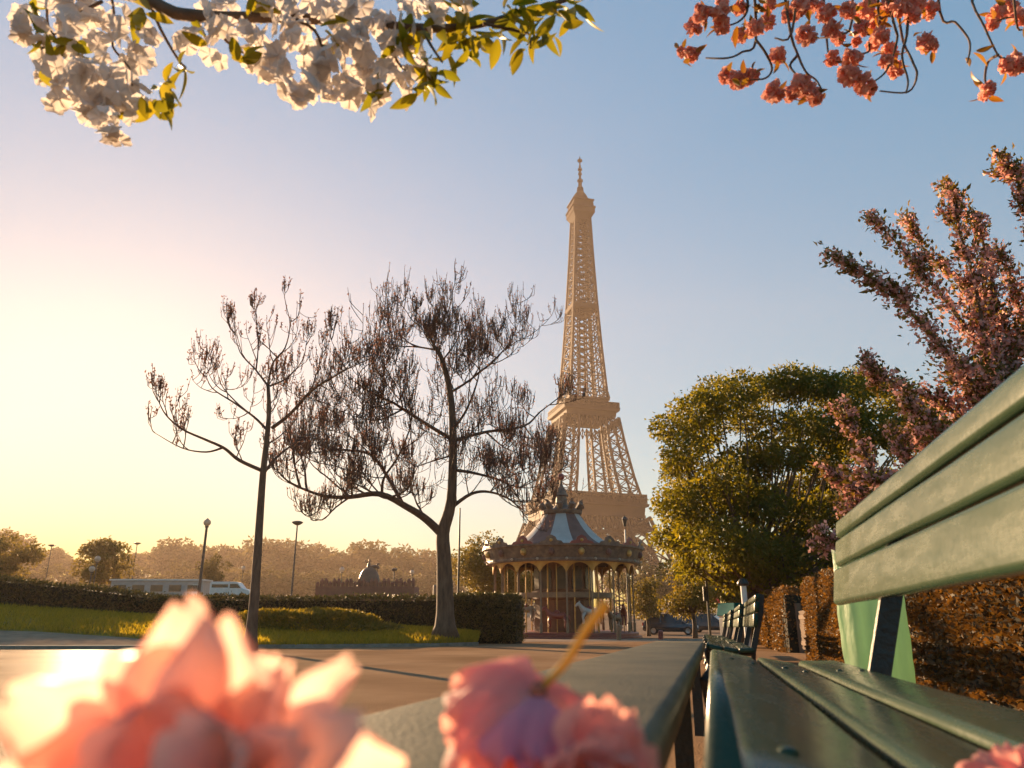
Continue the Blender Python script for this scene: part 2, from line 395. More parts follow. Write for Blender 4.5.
# haze: one closed box round everything
hz = MB(); z0, z1 = -4.0, 345.0
hx0, hx1, hy0, hy1 = GX0 - 5, GX1 + 5, GY0 - 5, GY1 + 5
hz.box(((hx0 + hx1) / 2, (hy0 + hy1) / 2, (z0 + z1) / 2), (hx1 - hx0, hy1 - hy0, z1 - z0))
hm = bpy.data.materials.new('haze_air'); hm.use_nodes = True
hn = hm.node_tree.nodes; hn.remove(hn['Principled BSDF'])
pv = hn.new('ShaderNodeVolumePrincipled')
pv.inputs['Color'].default_value = (1.0, .76, .60, 1); pv.inputs['Density'].default_value = .00018
pv.inputs['Anisotropy'].default_value = .35
hm.node_tree.links.new(pv.outputs[0], hn['Material Output'].inputs['Volume'])
hzo = hz.build('haze', hm); struct(hzo, 'stuff'); hzo['label'] = 'warm morning haze over the gardens'; hzo['category'] = 'haze'

# ------------------------------------------------------------------ lattice tower
TY = 480.0
TC = at(585, 606, TY); TC.z = G(TC.x, TY) - .3
def tower():
    t = thing('lattice_tower', 'tall brown iron lattice tower rising hazily behind the carousel', 'tower', TC, R(14))
    def outer(h):
        pts = [(0, 53), (20, 44), (40, 35.5), (57, 29.5), (75, 24.8), (95, 20.8), (114.9, 17.6), (124, 13.6), (129, 12.6), (165, 10.2), (200, 8.3), (238, 6.6), (276, 5.2)]
        for (h0, w0), (h1, w1) in zip(pts, pts[1:]):
            if h <= h1: return w0 + (w1 - w0) * (h - h0) / (h1 - h0)
        return pts[-1][1]
    def legw(h): return np.interp(h, [0, 57, 64, 115, 150], [22, 15, 13, 9, 8])
    def lattice(b, ring, levels, bw, xw, mid=True):
        """ring(h) -> list of 4 corner points"""
        for h0, h1 in zip(levels, levels[1:]):
            A, B = ring(h0), ring(h1)
            for k in range(4):
                k2 = (k + 1) % 4
                b.bar(A[k], B[k], bw); b.bar(A[k], A[k2], xw)
                b.bar(A[k], B[k2], xw); b.bar(A[k2], B[k], xw)
                if mid: m0 = (A[k] + A[k2]) / 2; m1 = (B[k] + B[k2]) / 2; b.bar(m0, m1, xw)
    for sx in (-1, 1):
        for sy in (-1, 1):
            b = MB()
            def ring(h):
                o_, i_ = outer(h), outer(h) - legw(h)
                return [Vector((sx * a, sy * c, h)) for a, c in ((o_, o_), (i_, o_), (i_, i_), (o_, i_))]
            lattice(b, ring, [0, 9, 18, 27, 36, 45, 52], 1.8, .7, False)
            b.build('lower_leg', M['iron'], t); b = MB()
            lattice(b, ring, [61, 68, 75, 82, 89, 96, 103, 110], 1.35, .5, False)
            b.build('upper_leg', M['iron'], t)
            p = MB(); p.box((sx * 42, sy * 42, -1), (27, 27, 4)); p.build('leg_plinth', M['stone'], t)
    # arches between the legs
    for q in range(4):
        b = MB(); rot = Matrix.Rotation(q * math.pi / 2, 3, 'Z')
        pr = None
        for k in range(25):
            a = math.pi * k / 24
            for off, wd in ((0, 1.6), (4.5, 1.0)):
                pass
            p0 = rot @ Vector((32 * math.cos(a), -(outer(8 + 36 * math.sin(a)) - 1.5), 3 + 36 * math.sin(a)))
            p1 = rot @ Vector((35 * math.cos(a), -(outer(8 + 39 * math.sin(a)) - 1.5), 3 + 40.5 * math.sin(a)))
            if pr: b.bar(pr[0], p0, 1.5); b.bar(pr[1], p1, 1.5); b.bar(pr[0], p1, .7)
            b.bar(p0, p1, .7); pr = (p0, p1)
        b.build('arch', M['iron'], t)
    def sq(b, z0, z1, w0, w1):
        b.add([Vector((x * w_, y * w_, z)) for z, w_ in ((z0, w0), (z1, w1)) for x, y in ((-1, -1), (1, -1), (1, 1), (-1, 1))],
              [(3, 2, 1, 0), (4, 5, 6, 7), (0, 1, 5, 4), (1, 2, 6, 5), (2, 3, 7, 6), (3, 0, 4, 7)])
    def hollow(b, z0, z1, w0, w1, n, bw):
        for q in range(4):
            rot = Matrix.Rotation(q * math.pi / 2, 3, 'Z')
            for k in range(n):
                f0, f1 = -1 + 2 * k / n, -1 + 2 * (k + 1) / n
                b.bar(rot @ Vector((f0 * w0, -w0, z0)), rot @ Vector((f0 * w1, -w1, z1)), bw)
                b.bar(rot @ Vector((f0 * w0, -w0, z0)), rot @ Vector((f1 * w1, -w1, z1)), bw * .6)
                b.bar(rot @ Vector((f1 * w0, -w0, z0)), rot @ Vector((f0 * w1, -w1, z1)), bw * .6)
    b = MB()
    sq(b, 51.5, 53, 29.6, 29.6); hollow(b, 44, 51.5, 32, 30.2, 26, .8); sq(b, 53, 57.5, 29.2, 29.6); sq(b, 57.5, 59.0, 31.2, 31.6)
    hollow(b, 59, 63.0, 30.4, 30.4, 30, .55); sq(b, 63, 64.3, 30.6, 30.6); sq(b, 58.8, 62.2, 26.5, 26.5)
    b.build('first_platform', M['iron'], t)
    b = MB()
    hollow(b, 104, 110.5, 19.2, 17.8, 12, .7); sq(b, 110.5, 114, 16.8, 17.2); sq(b, 114, 116, 18.8, 19.2); hollow(b, 116, 119, 18.6, 18.6, 20, .5); sq(b, 119, 119.9, 18.8, 18.8)
    sq(b, 116, 122.5, 13.4, 13.0); sq(b, 122.5, 124, 14, 14)
    b.build('second_platform', M['iron'], t)
    b = MB()
    lv = [124, 130]
    while lv[-1] < 272: lv.append(min(272, lv[-1] + max(4.2, outer(lv[-1]) * .85)))
    def ring(h):
        o_ = outer(h); return [Vector((x * o_, y * o_, h)) for x, y in ((-1, -1), (1, -1), (1, 1), (-1, 1))]
    lattice(b, ring, lv, 1.5, .55, False)
    for h0, h1 in zip(lv, lv[1:]):       # the corner columns are themselves open boxes
        for sx, sy in ((-1, -1), (1, -1), (1, 1), (-1, 1)):
            def cr(h):
                o_ = outer(h); i_ = o_ * .56
                return Vector((sx * i_, sy * o_, h)), Vector((sx * o_, sy * i_, h))
            a0, a1 = cr(h0); c0, c1 = cr(h1)
            b.bar(a0, c0, .6); b.bar(a1, c1, .6)
            e0, e1 = Vector((sx * outer(h0), sy * outer(h0), h0)), Vector((sx * outer(h1), sy * outer(h1), h1))
            b.bar(a0, e1, .6); b.bar(a1, e1, .6); b.bar(e0, c0, .6); b.bar(e0, c1, .6)
        # lift shaft in the middle
    for sx, sy in ((-1, -1), (1, -1), (1, 1), (-1, 1)):
        b.bar((sx * 2.6, sy * 2.6, 124), (sx * 2.0, sy * 2.0, 272), .7)
    for h in np.arange(128, 270, 5):
        b.box((0, 0, h), (4.4, 4.4, .6))
    sq(b, 193.5, 197, 9.3, 9.2)
    b.build('spire', M['iron'], t)
    b = MB(); sq(b, 268, 273.5, 5.2, 8.0); sq(b, 273.5, 277.5, 8.2, 8.2); sq(b, 277.5, 279, 8.8, 8.6); sq(b, 279, 284, 7.6, 7.2); sq(b, 284, 285, 8.0, 8.0)
    b.lathe([(6.2, 285), (6.0, 288), (4.6, 291.5), (2.6, 294.5), (2.4, 298), (1.2, 300)], 12)
    b.build('summit_cabin', M['iron'], t)
    b = MB(); b.tube([(0, 0, 298), (0, 0, 306), (0, 0, 306.2), (0, 0, 318), (0, 0, 318.2), (0, 0, 326)], [1.5, 1.3, .9, .8, .5, .4], 8)
    for h, r_ in ((304, 2.2), (310, 1.5), (314, 1.7), (322, 1.9)): b.lathe([(.3, h), (r_, h), (r_, h + 1.1), (.3, h + 1.1)], 8)
    b.build('antenna', M['iron'], t)
    rz = lambda z: float(np.interp(z, [-10, 0, 57, 115, 276, 330], [-10, 0, 64, 129, 281, 333]))
    for o in kids(t):
        for v in o.data.vertices: v.co.z = rz(v.co.z)
    t.rotation_euler = (0, R(1.0), R(14))
    return t
tower()
# ------------------------------------------------------------------ bare trees
def smooth_pts(pts, k=3):
    out = []
    n = len(pts)
    for i in range(n - 1):
        p0, p1, p2, p3 = pts[max(i - 1, 0)], pts[i], pts[i + 1], pts[min(i + 2, n - 1)]
        for j in range(k):
            t = j / k
            out.append(.5 * ((2 * p1) + (p2 - p0) * t + (2 * p0 - 5 * p1 + 4 * p2 - p3) * t * t + (3 * p1 - p0 - 3 * p2 + p3) * t ** 3))
    return out + [pts[-1]]
def bare_tree(label, Y, trunk, tr, limbs, seed, twigs, budn, budL, name='bare_tree', bushy=1.0, lv=1, size=1.0, spk=.6):
    """trunk, limbs: outlines measured on the photograph; each limb leaves the trunk's plane by its own depth"""
    rnd = random.Random(seed); nr = np.random.default_rng(seed)
    base = at(trunk[0][0], trunk[0][1], Y)
    t = thing(name, label, 'tree', base)
    L = lambda p: p - base
    tb = MB()
    tp = smooth_pts([L(at(x, y, Y)) for x, y in trunk], 3)
    n = len(tp); rad = [tr[0] + (tr[1] - tr[0]) * (i / (n - 1)) ** .8 for i in range(n)]
    rad[0] *= 1.55; rad[1] *= 1.12
    tp[0] = tp[0] - Vector((0, 0, .15))
    tb.tube(tp, rad, 10)
    tb.build('trunk', M['bark'], t, smooth=True)
    wb = MB(); B, D = [], []
    segs = [(tp[int(n * .55):], .03)]
    for pts, depth, r0 in limbs:
        q = [L(at(x, y, Y + depth * (i / (len(pts) - 1)) ** 1.2)) for i, (x, y) in enumerate(pts)]
        q = smooth_pts(q, 4); m = len(q)
        wb.tube(q, [r0 * (1 - .8 * i / (m - 1)) for i in range(m)], 7)
        segs.append((q, r0))
    UP = Vector((0, 0, 1)); S = Y / 27; rmin = .0105 * S
    def spike(p, d, ln):
        """upright end of a shoot with last year's pods standing along it"""
        e = p + (d * .35 + UP).normalized() * ln
        wb.tube([p, e], [rmin * 1.1, rmin * .7], 3, cap=False)
        for i in range(budn):
            if rnd.random() < .85:
                f = rnd.uniform(.15, 1.0)
                B.append(tuple(p.lerp(e, f) + Vector((rnd.gauss(0, .03), rnd.gauss(0, .03), 0)) * S)); D.append((rnd.gauss(0, .28), rnd.gauss(0, .28), 1))
    def shoot(p, d, ln, r, lvl):
        pts = [p]; k = 4 + lvl
        for i in range(k):
            d = (d + UP * (.10 if lvl > 1 else .2) + Vector((rnd.gauss(0, .15), rnd.gauss(0, .15), rnd.gauss(0, .1)))).normalized()
            p = p + d * (ln / k); pts.append(p)
            if i >= 1:
                if lvl > 0:
                    for _ in range(2 if rnd.random() < .6 * bushy else 1):
                        dd = (d * .45 + Vector((rnd.gauss(0, .9), rnd.gauss(0, .9), rnd.gauss(.15, .55)))).normalized()
                        shoot(p, dd, ln * rnd.uniform(.3, .55), r * .5, lvl - 1)
                elif rnd.random() < spk: spike(p, d, rnd.uniform(.2, .42) * S)
        wb.tube(pts, [max(rmin, r * (1 - .65 * i / k)) for i in range(k + 1)], 5 if lvl > 1 else 4, cap=False)
        spike(p, d, rnd.uniform(.3, .55) * S)
    for q, r0 in segs:
        m = len(q); tot = sum((q[i + 1] - q[i]).length for i in range(m - 1))
        for z in range(max(2, int(tot * twigs))):
            i = min(m - 2, int(m * (1 - rnd.random() * .92))); p = q[i].lerp(q[i + 1], rnd.random()); d = (q[i + 1] - q[i]).normalized()
            dd = (d * .5 + Vector((rnd.gauss(0, .65), rnd.gauss(0, .8), rnd.gauss(.25, .5)))).normalized()
            shoot(p, dd, rnd.uniform(.7, 1.7) * size * S * (1.2 - .55 * i / m), max(.024 * S, r0 * .3), lv)
        shoot(q[-1], (q[-1] - q[-2]).normalized(), .7 * S * size, .018 * S, 1)
    wb.build('branches', M['twig'], t)
    B = np.array(B); D = np.array(D)
    npmesh('seed_pods', kites(B, budL, budL * .5, D, .6), 4, M['bud'], t)
    return t

bare_tree('slim bare tree with a thin straight trunk, left of the bigger one', 21.5,
    [(250, 648), (255, 590), (259, 530), (263, 474), (267, 438), (269, 410), (268, 385)], (.155, .05),
    [([(263, 471), (239, 460), (224, 448), (204, 439), (182, 429), (166, 415), (158, 400)], -1.2, .06),
     ([(222, 448), (206, 452), (182, 448), (155, 433)], -1.8, .035),
     ([(267, 430), (254, 417), (233, 402), (212, 388), (205, 372)], 1.0, .045),
     ([(254, 417), (236, 402), (221, 384), (216, 363)], 1.4, .03),
     ([(268, 386), (255, 369), (240, 352), (234, 327)], .7, .035),
     ([(256, 370), (258, 350), (257, 318)], -.5, .028),
     ([(268, 386), (273, 363), (285, 348), (290, 325), (286, 305)], -.6, .035),
     ([(270, 386), (287, 378), (302, 361), (306, 345)], .9, .032),
     ([(272, 428), (290, 414), (311, 391), (330, 379), (347, 369), (372, 358)], -1.5, .06),
     ([(346, 369), (338, 355), (330, 337)], -1.6, .025), ([(311, 391), (316, 375), (322, 358)], -1.0, .025),
     ([(262, 476), (276, 458), (299, 440), (318, 428)], 1.6, .05),
     ([(266, 445), (280, 436), (296, 420)], 1.2, .03), ([(268, 415), (276, 405), (283, 385)], .8, .025)], 11, 1.7, 4, .085, bushy=.45, lv=1, size=.85, spk=.4)

bare_tree('big spreading bare tree, its forked trunk in front of the dark clipped hedge', 28.0,
    [(445, 634), (445, 600), (444, 560), (443, 533), (449, 512), (452, 490), (453, 436), (450, 391), (441, 357), (434, 346)], (.36, .07),
    [([(443, 535), (426, 519), (407, 507), (380, 494), (350, 497), (324, 496), (296, 486)], -2.5, .17),
     ([(403, 505), (390, 481), (371, 455), (345, 450), (328, 451), (296, 455)], 2.2, .085),
     ([(382, 494), (384, 478), (399, 455), (411, 424), (409, 405)], -1.5, .06),
     ([(350, 497), (335, 508), (322, 520), (306, 515)], -3, .04),
     ([(453, 440), (433, 428), (403, 409), (392, 402), (370, 392), (352, 380)], -2.0, .085),
     ([(456, 440), (486, 432), (524, 426), (540, 412), (556, 400)], 1.8, .075),
     ([(454, 470), (478, 474), (509, 485), (524, 511)], -2.4, .07),
     ([(451, 508), (471, 494), (490, 492), (512, 501), (528, 520)], 2.6, .08),
     ([(453, 430), (467, 409), (478, 379), (480, 360)], -1.4, .06),
     ([(450, 393), (470, 380), (494, 360), (510, 342), (519, 322)], 1.2, .055),
     ([(436, 350), (418, 347), (392, 345), (378, 335)], 1.0, .045), ([(441, 358), (427, 338), (420, 326)], -1.2, .035),
     ([(434, 346), (436, 336), (434, 328)], .8, .04), ([(443, 360), (456, 342), (460, 328)], -1.6, .04),
     ([(470, 382), (482, 362), (486, 346)], 2.0, .035), ([(403, 409), (398, 390), (388, 372)], -2.4, .035),
     ([(392, 402), (370, 408), (346, 400)], -2.8, .035), ([(371, 455), (352, 438), (330, 430)], 2.6, .035),
     ([(453, 455), (430, 462), (412, 468)], 3.0, .04), ([(486, 432), (505, 448), (525, 455)], 2.6, .04),
     ([(524, 426), (535, 440), (548, 450)], 2.0, .03), ([(490, 492), (500, 480), (516, 470)], 3.2, .03), ([(350, 497), (328, 478), (310, 462), (303, 440)], 1.5, .04), ([(380, 494), (362, 476), (340, 468)], -3.0, .035), ([(509, 485), (530, 488), (548, 480)], -2.0, .03), ([(512, 501), (535, 500), (552, 492)], 2.5, .03), ([(403, 409), (378, 420), (350, 415), (330, 405)], 1.5, .04)], 29, 1.35, 2, .095, bushy=.35, lv=2, size=1.4, spk=.3)

# ------------------------------------------------------------------ leafy trees
def leafy_tree(name, label, base, H, clumps, trunk_r, lm, leaf, per, group=None, bark='bark', cat='tree'):
    """clumps: list of (centre relative to base, radius)"""
    t = thing(name, label, cat, base, 0, group)
    b = MB(); top = Vector((0, 0, 0))
    cen = sum((c for c, r in clumps), Vector()) / len(clumps)
    fork = Vector((cen.x * .3, cen.y * .3, H * .32))
    b.tube([Vector((0, 0, -.2)), fork * .5 + Vector((.04, 0, 0)), fork], [trunk_r * 1.4, trunk_r, trunk_r * .85], 9)
    b.build('trunk', M[bark], t, smooth=True)
    l = MB(); rnd = random.Random(5)
    for c, r in clumps:
        midp = fork.lerp(c, .5) + Vector((rnd.gauss(0, .15), rnd.gauss(0, .15), -.12 * (c - fork).length))
        q_ = smooth_pts([fork, fork.lerp(midp, .5) + Vector((rnd.gauss(0, .12), rnd.gauss(0, .12), .1)), midp, midp.lerp(c, .5) + Vector((rnd.gauss(0, .1), rnd.gauss(0, .1), 0)), c], 2); l.tube(q_, [trunk_r * .28 * (1 - .85 * i / len(q_)) for i in range(len(q_))], 5)
    l.build('limbs', M[bark], t, smooth=True)
    P, D = [], []
    for c, r in clumps:
        n = int(per * r * r)
        u = unit(rng.normal(size=(n, 3))) * (rng.uniform(.25, 1, (n, 1)) ** .55) * r * [1.15, 1.15, .8]
        u += rng.normal(size=(n, 3)) * .12 * r
        P.append(u + np.array(c)); D.append(unit(u) + [0, 0, -.35])
    P, D = np.concatenate(P), np.concatenate(D)
    npmesh('crown', kites(P, leaf, leaf * .62, D, 1.1), 4, M[lm], t)
    return t
def ball_clumps(cen, rad, n, cr, seed, flat=0, inner=.35):
    rnd = random.Random(seed); out = []
    while len(out) < n:
        v = Vector((rnd.uniform(-1, 1), rnd.uniform(-1, 1), rnd.uniform(-1, 1)))
        if not inner < v.length < 1: continue
        if v.z < -.55: continue
        p = Vector((cen[0] + v.x * rad[0], cen[1] + v.y * rad[1], cen[2] + v.z * rad[2]))
        out.append((p, cr * rnd.uniform(.6, 1.25)))
    return out
# the broad green tree
GYt = 25.0
gb = at(735, 628, GYt); gb.z = -SLOPE * GYt
cc = []
grnd = random.Random(41)
# outline of the crown measured on the photograph
outl = [(670, 430, 15), (678, 470, 18), (684, 455, 18), (678, 505, 20), (668, 540, 16), (690, 545, 22), (700, 410, 20), (715, 395, 22), (738, 392, 18), (745, 420, 22),
        (770, 390, 18), (795, 385, 22), (820, 388, 18), (840, 390, 22), (868, 382, 20), (895, 395, 18), (920, 410, 20), (935, 430, 22), (905, 440, 24), (870, 430, 26),
        (835, 430, 24), (800, 425, 20), (760, 445, 16), (735, 500, 26), (720, 470, 20), (765, 500, 26), (800, 490, 28), (840, 490, 28), (880, 490, 28), (920, 480, 28),
        (700, 500, 24), (720, 545, 24), (750, 550, 26), (780, 560, 26), (815, 555, 28), (850, 555, 28), (695, 565, 14), (725, 575, 14), (770, 585, 16), (880, 550, 28), (920, 540, 28), (705, 435, 18), (850, 450, 18), (760, 470, 20), (790, 455, 20), (820, 460, 22), (740, 460, 16), (785, 425, 16), (850, 420, 18), (700, 530, 20), (800, 520, 22), (830, 508, 22), (790, 545, 20), (860, 520, 20), (745, 580, 14), (800, 590, 16), (840, 585, 18)]
for x, y, r in outl:
    for k in range(2):
        dY = grnd.uniform(-3.2, 3.2) * (.55 if r < 18 else 1)
        p = at(x + grnd.uniform(-6, 6), y + grnd.uniform(-5, 5), GYt + 1 + dY) - gb
        cc.append((p, r / F * GYt * grnd.uniform(.85, 1.15)))
leafy_tree('spreading_tree', 'broad dense green tree with a sunlit yellowish left side, beside the lamps and parked cars', gb, 5.5, cc, .22, 'leaf', .135, 1650)

# ------------------------------------------------------------------ pink flowering cherry behind the bench
def flowering_cherry():
    Y = 9.2
    base = at(985, 700, Y); base.z = -SLOPE * Y
    t = thing('cherry_tree', 'pink blossoming cherry with upswept bronze shoots behind the hedge and bench', 'tree', base)
    L = lambda x, y, d: at(x, y, Y + d) - base
    fork = L(1000, 520, 0)
    b = MB(); b.tube([Vector((0, 0, -.1)), fork * .5 + Vector((.05, 0, 0)), fork], [.12, .09, .08], 9); b.build('trunk', M['bark'], t, smooth=True)
    shoots = [
        ([(1005, 470), (979, 397), (946, 351), (912, 313), (898, 297), (862, 272), (825, 252)], -.7, .16, 1.0),
        ([(1008, 470), (996, 380), (967, 330), (945, 300), (921, 272), (896, 242), (869, 217)], .3, .15, 1.0),
        ([(1005, 450), (990, 350), (975, 300), (954, 276), (929, 255), (902, 216)], 1.0, .14, .9),
        ([(1006, 440), (985, 340), (975, 284), (967, 255), (956, 220), (947, 183)], -.2, .13, .9),
        ([(1008, 420), (1000, 330), (990, 270), (980, 235), (962, 205), (950, 190)], .6, .12, .8),
        ([(1050, 420), (1055, 300), (1040, 240), (1020, 185), (996, 151)], -.6, .14, 1.0),
        ([(1030, 420), (1025, 340), (1012, 280), (998, 247)], .4, .13, .9),
        ([(1060, 420), (1070, 320), (1050, 260), (1030, 225)], .4, .2, .9),
        ([(1000, 480), (960, 420), (937, 401), (896, 384), (868, 363), (880, 378)], .5, .13, .9),
        ([(1000, 500), (950, 440), (925, 420), (905, 405)], -.4, .17, 1.0),
        ([(985, 520), (910, 500), (877, 480), (866, 455), (848, 425), (835, 406)], -.5, .12, .9),
        ([(985, 520), (920, 480), (900, 450), (890, 425)], .4, .14, 1.0),
        ([(985, 520), (900, 510), (868, 496), (842, 480), (818, 463)], .5, .12, .9),
        ([(980, 560), (890, 550), (850, 545), (832, 542), (812, 525)], -.3, .12, .9),
        ([(980, 560), (880, 535), (855, 520), (848, 510)], .4, .15, .9),
        ([(1000, 480), (985, 430), (960, 380), (940, 372)], .1, .2, 1.0), ([(1000, 460), (1010, 400), (1015, 360), (1020, 330)], .1, .2, 1.0),
        ([(1000, 480), (930, 450), (905, 430)], .8, .2, 1.0), ([(1020, 450), (1000, 400), (980, 360)], -.6, .18, 1.0)]
    lb = MB(); PB, PL, DL = [], [], []; rnd_ = random.Random(77)
    for pts, dep, rr, dens in shoots:
        q = [L(x, y, dep * i / (len(pts) - 1)) for i, (x, y) in enumerate(pts)]
        q = smooth_pts([fork] + q, 4); m = len(q)
        lb.tube(q, [.045 * (1 - .85 * i / (m - 1)) for i in range(m)], 6)
        for z in range(int(m * .35)):
            i = rnd_.randint(4, m - 3); d_ = (q[i + 1] - q[i]).normalized(); dd = (d_ + Vector((rnd_.gauss(0, .6), rnd_.gauss(0, .6), rnd_.gauss(.15, .4)))).normalized(); ln = rnd_.uniform(.15, .38)
            e1 = q[i] + dd * ln * .5; e2 = e1 + (dd + Vector((0, 0, .35))).normalized() * ln * .5; lb.tube([q[i], e1, e2], [.012, .008, .004], 4)
            for (s0, s1) in ((q[i], e1), (e1, e2)):
                nb = int(ln * 55); tt = rng.random((nb, 1)); PB.append(np.array(s0) + (np.array(s1) - np.array(s0)) * tt + rng.normal(size=(nb, 3)) * .045)
                nl = int(ln * 90); tt = rng.random((nl, 1)); PL.append(np.array(s0) + (np.array(s1) - np.array(s0)) * tt + rng.normal(size=(nl, 3)) * .05); DL.append(np.tile(np.array(dd), (nl, 1)))
        for i in range(4, m - 1):
            f = i / (m - 1); a, c = np.array(q[i]), np.array(q[i + 1]); ln = np.linalg.norm(c - a)
            rad = rr * (1.15 - .75 * f)
            gap = .45 + .55 * math.sin(i * 1.9 + dep * 9) ** 2; nb = int(ln * 210 * dens * (1.25 - f * .9) * gap); nl = int(ln * 300 * dens * (.35 + .75 * f) * gap)
            tb = rng.random((nb, 1)); PB.append(a + (c - a) * tb + rng.normal(size=(nb, 3)) * rad * .7)
            tl = rng.random((nl, 1)); PL.append(a + (c - a) * tl + rng.normal(size=(nl, 3)) * rad * .85); DL.append(np.tile((c - a) / ln, (nl, 1)))
    lb.build('limbs', M['bark'], t, smooth=True)
    PB, PL, DL = np.concatenate(PB), np.concatenate(PL), np.concatenate(DL)
    # each blossom a tuft of petals
    PB2 = np.repeat(PB, 3, 0) + rng.normal(size=(len(PB) * 3, 3)) * .016
    npmesh('blossom', kites(PB2, .055, .05), 4, M['cherry_bloom'], t)['kind'] = 'stuff'
    npmesh('foliage', kites(PL, .085, .04, DL, 1.0), 4, M['cherry_leaf'], t)
flowering_cherry()

# ------------------------------------------------------------------ hedges
def hedge(name, label, poly, height, width, leaf, n, lm, round_=.12, group=None, cat='hedge', bottoms=None):
    """poly: ground line of the hedge's middle (Vectors); height above it"""
    base = poly[0].copy()
    t = thing(name, label, cat, base, 0, group)
    q = [p - base for p in poly]
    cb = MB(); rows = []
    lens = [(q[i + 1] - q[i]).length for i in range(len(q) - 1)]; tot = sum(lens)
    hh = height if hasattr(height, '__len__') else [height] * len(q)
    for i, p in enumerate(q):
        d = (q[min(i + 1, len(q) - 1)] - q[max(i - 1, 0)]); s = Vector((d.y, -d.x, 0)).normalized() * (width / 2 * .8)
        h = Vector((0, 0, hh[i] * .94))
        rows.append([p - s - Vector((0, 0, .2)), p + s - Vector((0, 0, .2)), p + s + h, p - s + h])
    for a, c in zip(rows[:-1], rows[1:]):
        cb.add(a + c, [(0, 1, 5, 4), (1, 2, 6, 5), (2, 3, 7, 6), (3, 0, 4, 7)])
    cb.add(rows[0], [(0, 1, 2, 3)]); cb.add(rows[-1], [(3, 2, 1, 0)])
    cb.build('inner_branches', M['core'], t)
    seg = rng.choice(len(lens), n, p=np.array(lens) / tot); f = rng.random(n)
    A = np.array([tuple(p) for p in q]); P0 = A[seg] * (1 - f[:, None]) + A[seg + 1] * f[:, None]
    d = unit(A[seg + 1] - A[seg]); s = np.stack([d[:, 1], -d[:, 0], 0 * d[:, 0]], 1)
    H = np.array(hh)[seg] * (1 - f) + np.array(hh)[seg + 1] * f
    # on the surface: sides by height, top by width, ends
    per = np.array([1.0, 1.0, width / np.mean(hh), .8 * width / tot]); face = rng.choice(4, n, p=per / per.sum())
    v = rng.random(n); wobble = rng.normal(size=n) * leaf * .45
    lump = .06 * np.sin(P0[:, 0] * 2.3 + v * 5) + .05 * np.sin(P0[:, 1] * 3.1 + P0[:, 0] * 1.1)
    side = np.where(face == 0, 1, np.where(face == 1, -1, v * 2 - 1)) * width / 2
    side = side + np.where(face < 2, np.where(face == 0, 1, -1) * (wobble + lump * width), 0)
    z = np.where(face == 2, H + wobble + lump * .8, v * H)
    side *= np.where((face < 2) & (z > H - round_), .93, 1)
    e = face == 3; endp = np.where(rng.random(n) < .5, 0, 1)
    P = P0.copy()
    P[e] = np.where(endp[e][:, None] == 0, A[0], A[-1]) + np.where(endp[e][:, None] == 0, -d[0], d[-1]) * (wobble[e][:, None] + .03)
    z[e] = rng.random(e.sum()) * np.where(endp[e] == 0, hh[0], hh[-1])
    s[e] = np.where(endp[e][:, None] == 0, s[0], s[-1])
    P = P + s * side[:, None]; P[:, 2] += z
    nrm = np.where((face == 2)[:, None], [0, 0, 1.0], s * np.sign(side)[:, None])
    npmesh('foliage', kites(P, leaf, leaf * .6, nrm * .8 + [0, 0, .2], 1.0), 4, M[lm], t)
    return t
# long clipped hedge at the far edge of the lawn
px = [(-300, 590, 562), (-120, 599, 571), (0, 607, 580), (80, 612, 588), (150, 617, 597), (235, 623, 599), (320, 627, 599), (400, 631, 599), (452, 634, 598)]
poly, hh = [], []
for x, yb, yt in px:
    Y = 34.6 if x < 350 else 34.2
    p = at(x, yb, Y); q = at(x, yt, Y); poly.append(p - Vector((0, 0, .12))); hh.append(q.z - p.z + .12)
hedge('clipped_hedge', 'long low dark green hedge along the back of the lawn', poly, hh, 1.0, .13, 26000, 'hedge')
# the short block at its right end
p0, p1 = at(455, 636, 32.2), at(519, 639, 31.6)
h0 = at(455, 597, 32.2).z - p0.z
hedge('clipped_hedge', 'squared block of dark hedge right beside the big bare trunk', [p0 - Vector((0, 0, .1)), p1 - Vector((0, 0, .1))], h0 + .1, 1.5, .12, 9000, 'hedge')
# low rounded bed of yellow-green shrubs on the lawn
def shrub(name, label, base, rad, n, leaf, lm, cat='shrub', group=None, squash=1.0):
    t = thing(name, label, cat, base, 0, group)
    b = MB(); r_ = random.Random(int(base.x * 100) & 1023)
    for k in range(12):
        a = r_.uniform(0, 6.28); e = Vector((math.cos(a) * rad[0] * .7, math.sin(a) * rad[1] * .7, rad[2] * r_.uniform(.5, .85)))
        b.tube([Vector((0, 0, -.1)), e * .5 + Vector((0, 0, .05)), e], [.03, .02, .008], 4)
    b.build('stems', M['twig'], t)
    u = unit(rng.normal(size=(n, 3))); u[:, 2] = np.abs(u[:, 2])
    rr = rng.uniform(.55, 1, (n, 1)) ** .4 * (1 + .10 * np.sin(u[:, :1] * 7 + u[:, 1:2] * 5) + .08 * np.sin(u[:, 2:3] * 11))
    P = u * rr * rad
    npmesh('foliage', kites(P, leaf, leaf * .6, u + [0, 0, .5], .9), 4, M[lm], t)
    return t
c0 = at(308, 631, 29.0)
shrub('box_shrub', 'low wide yellow-green shrub mound on the lawn between the two bare trees', c0, (3.0, 1.5, .78), 9000, .13, 'mound')
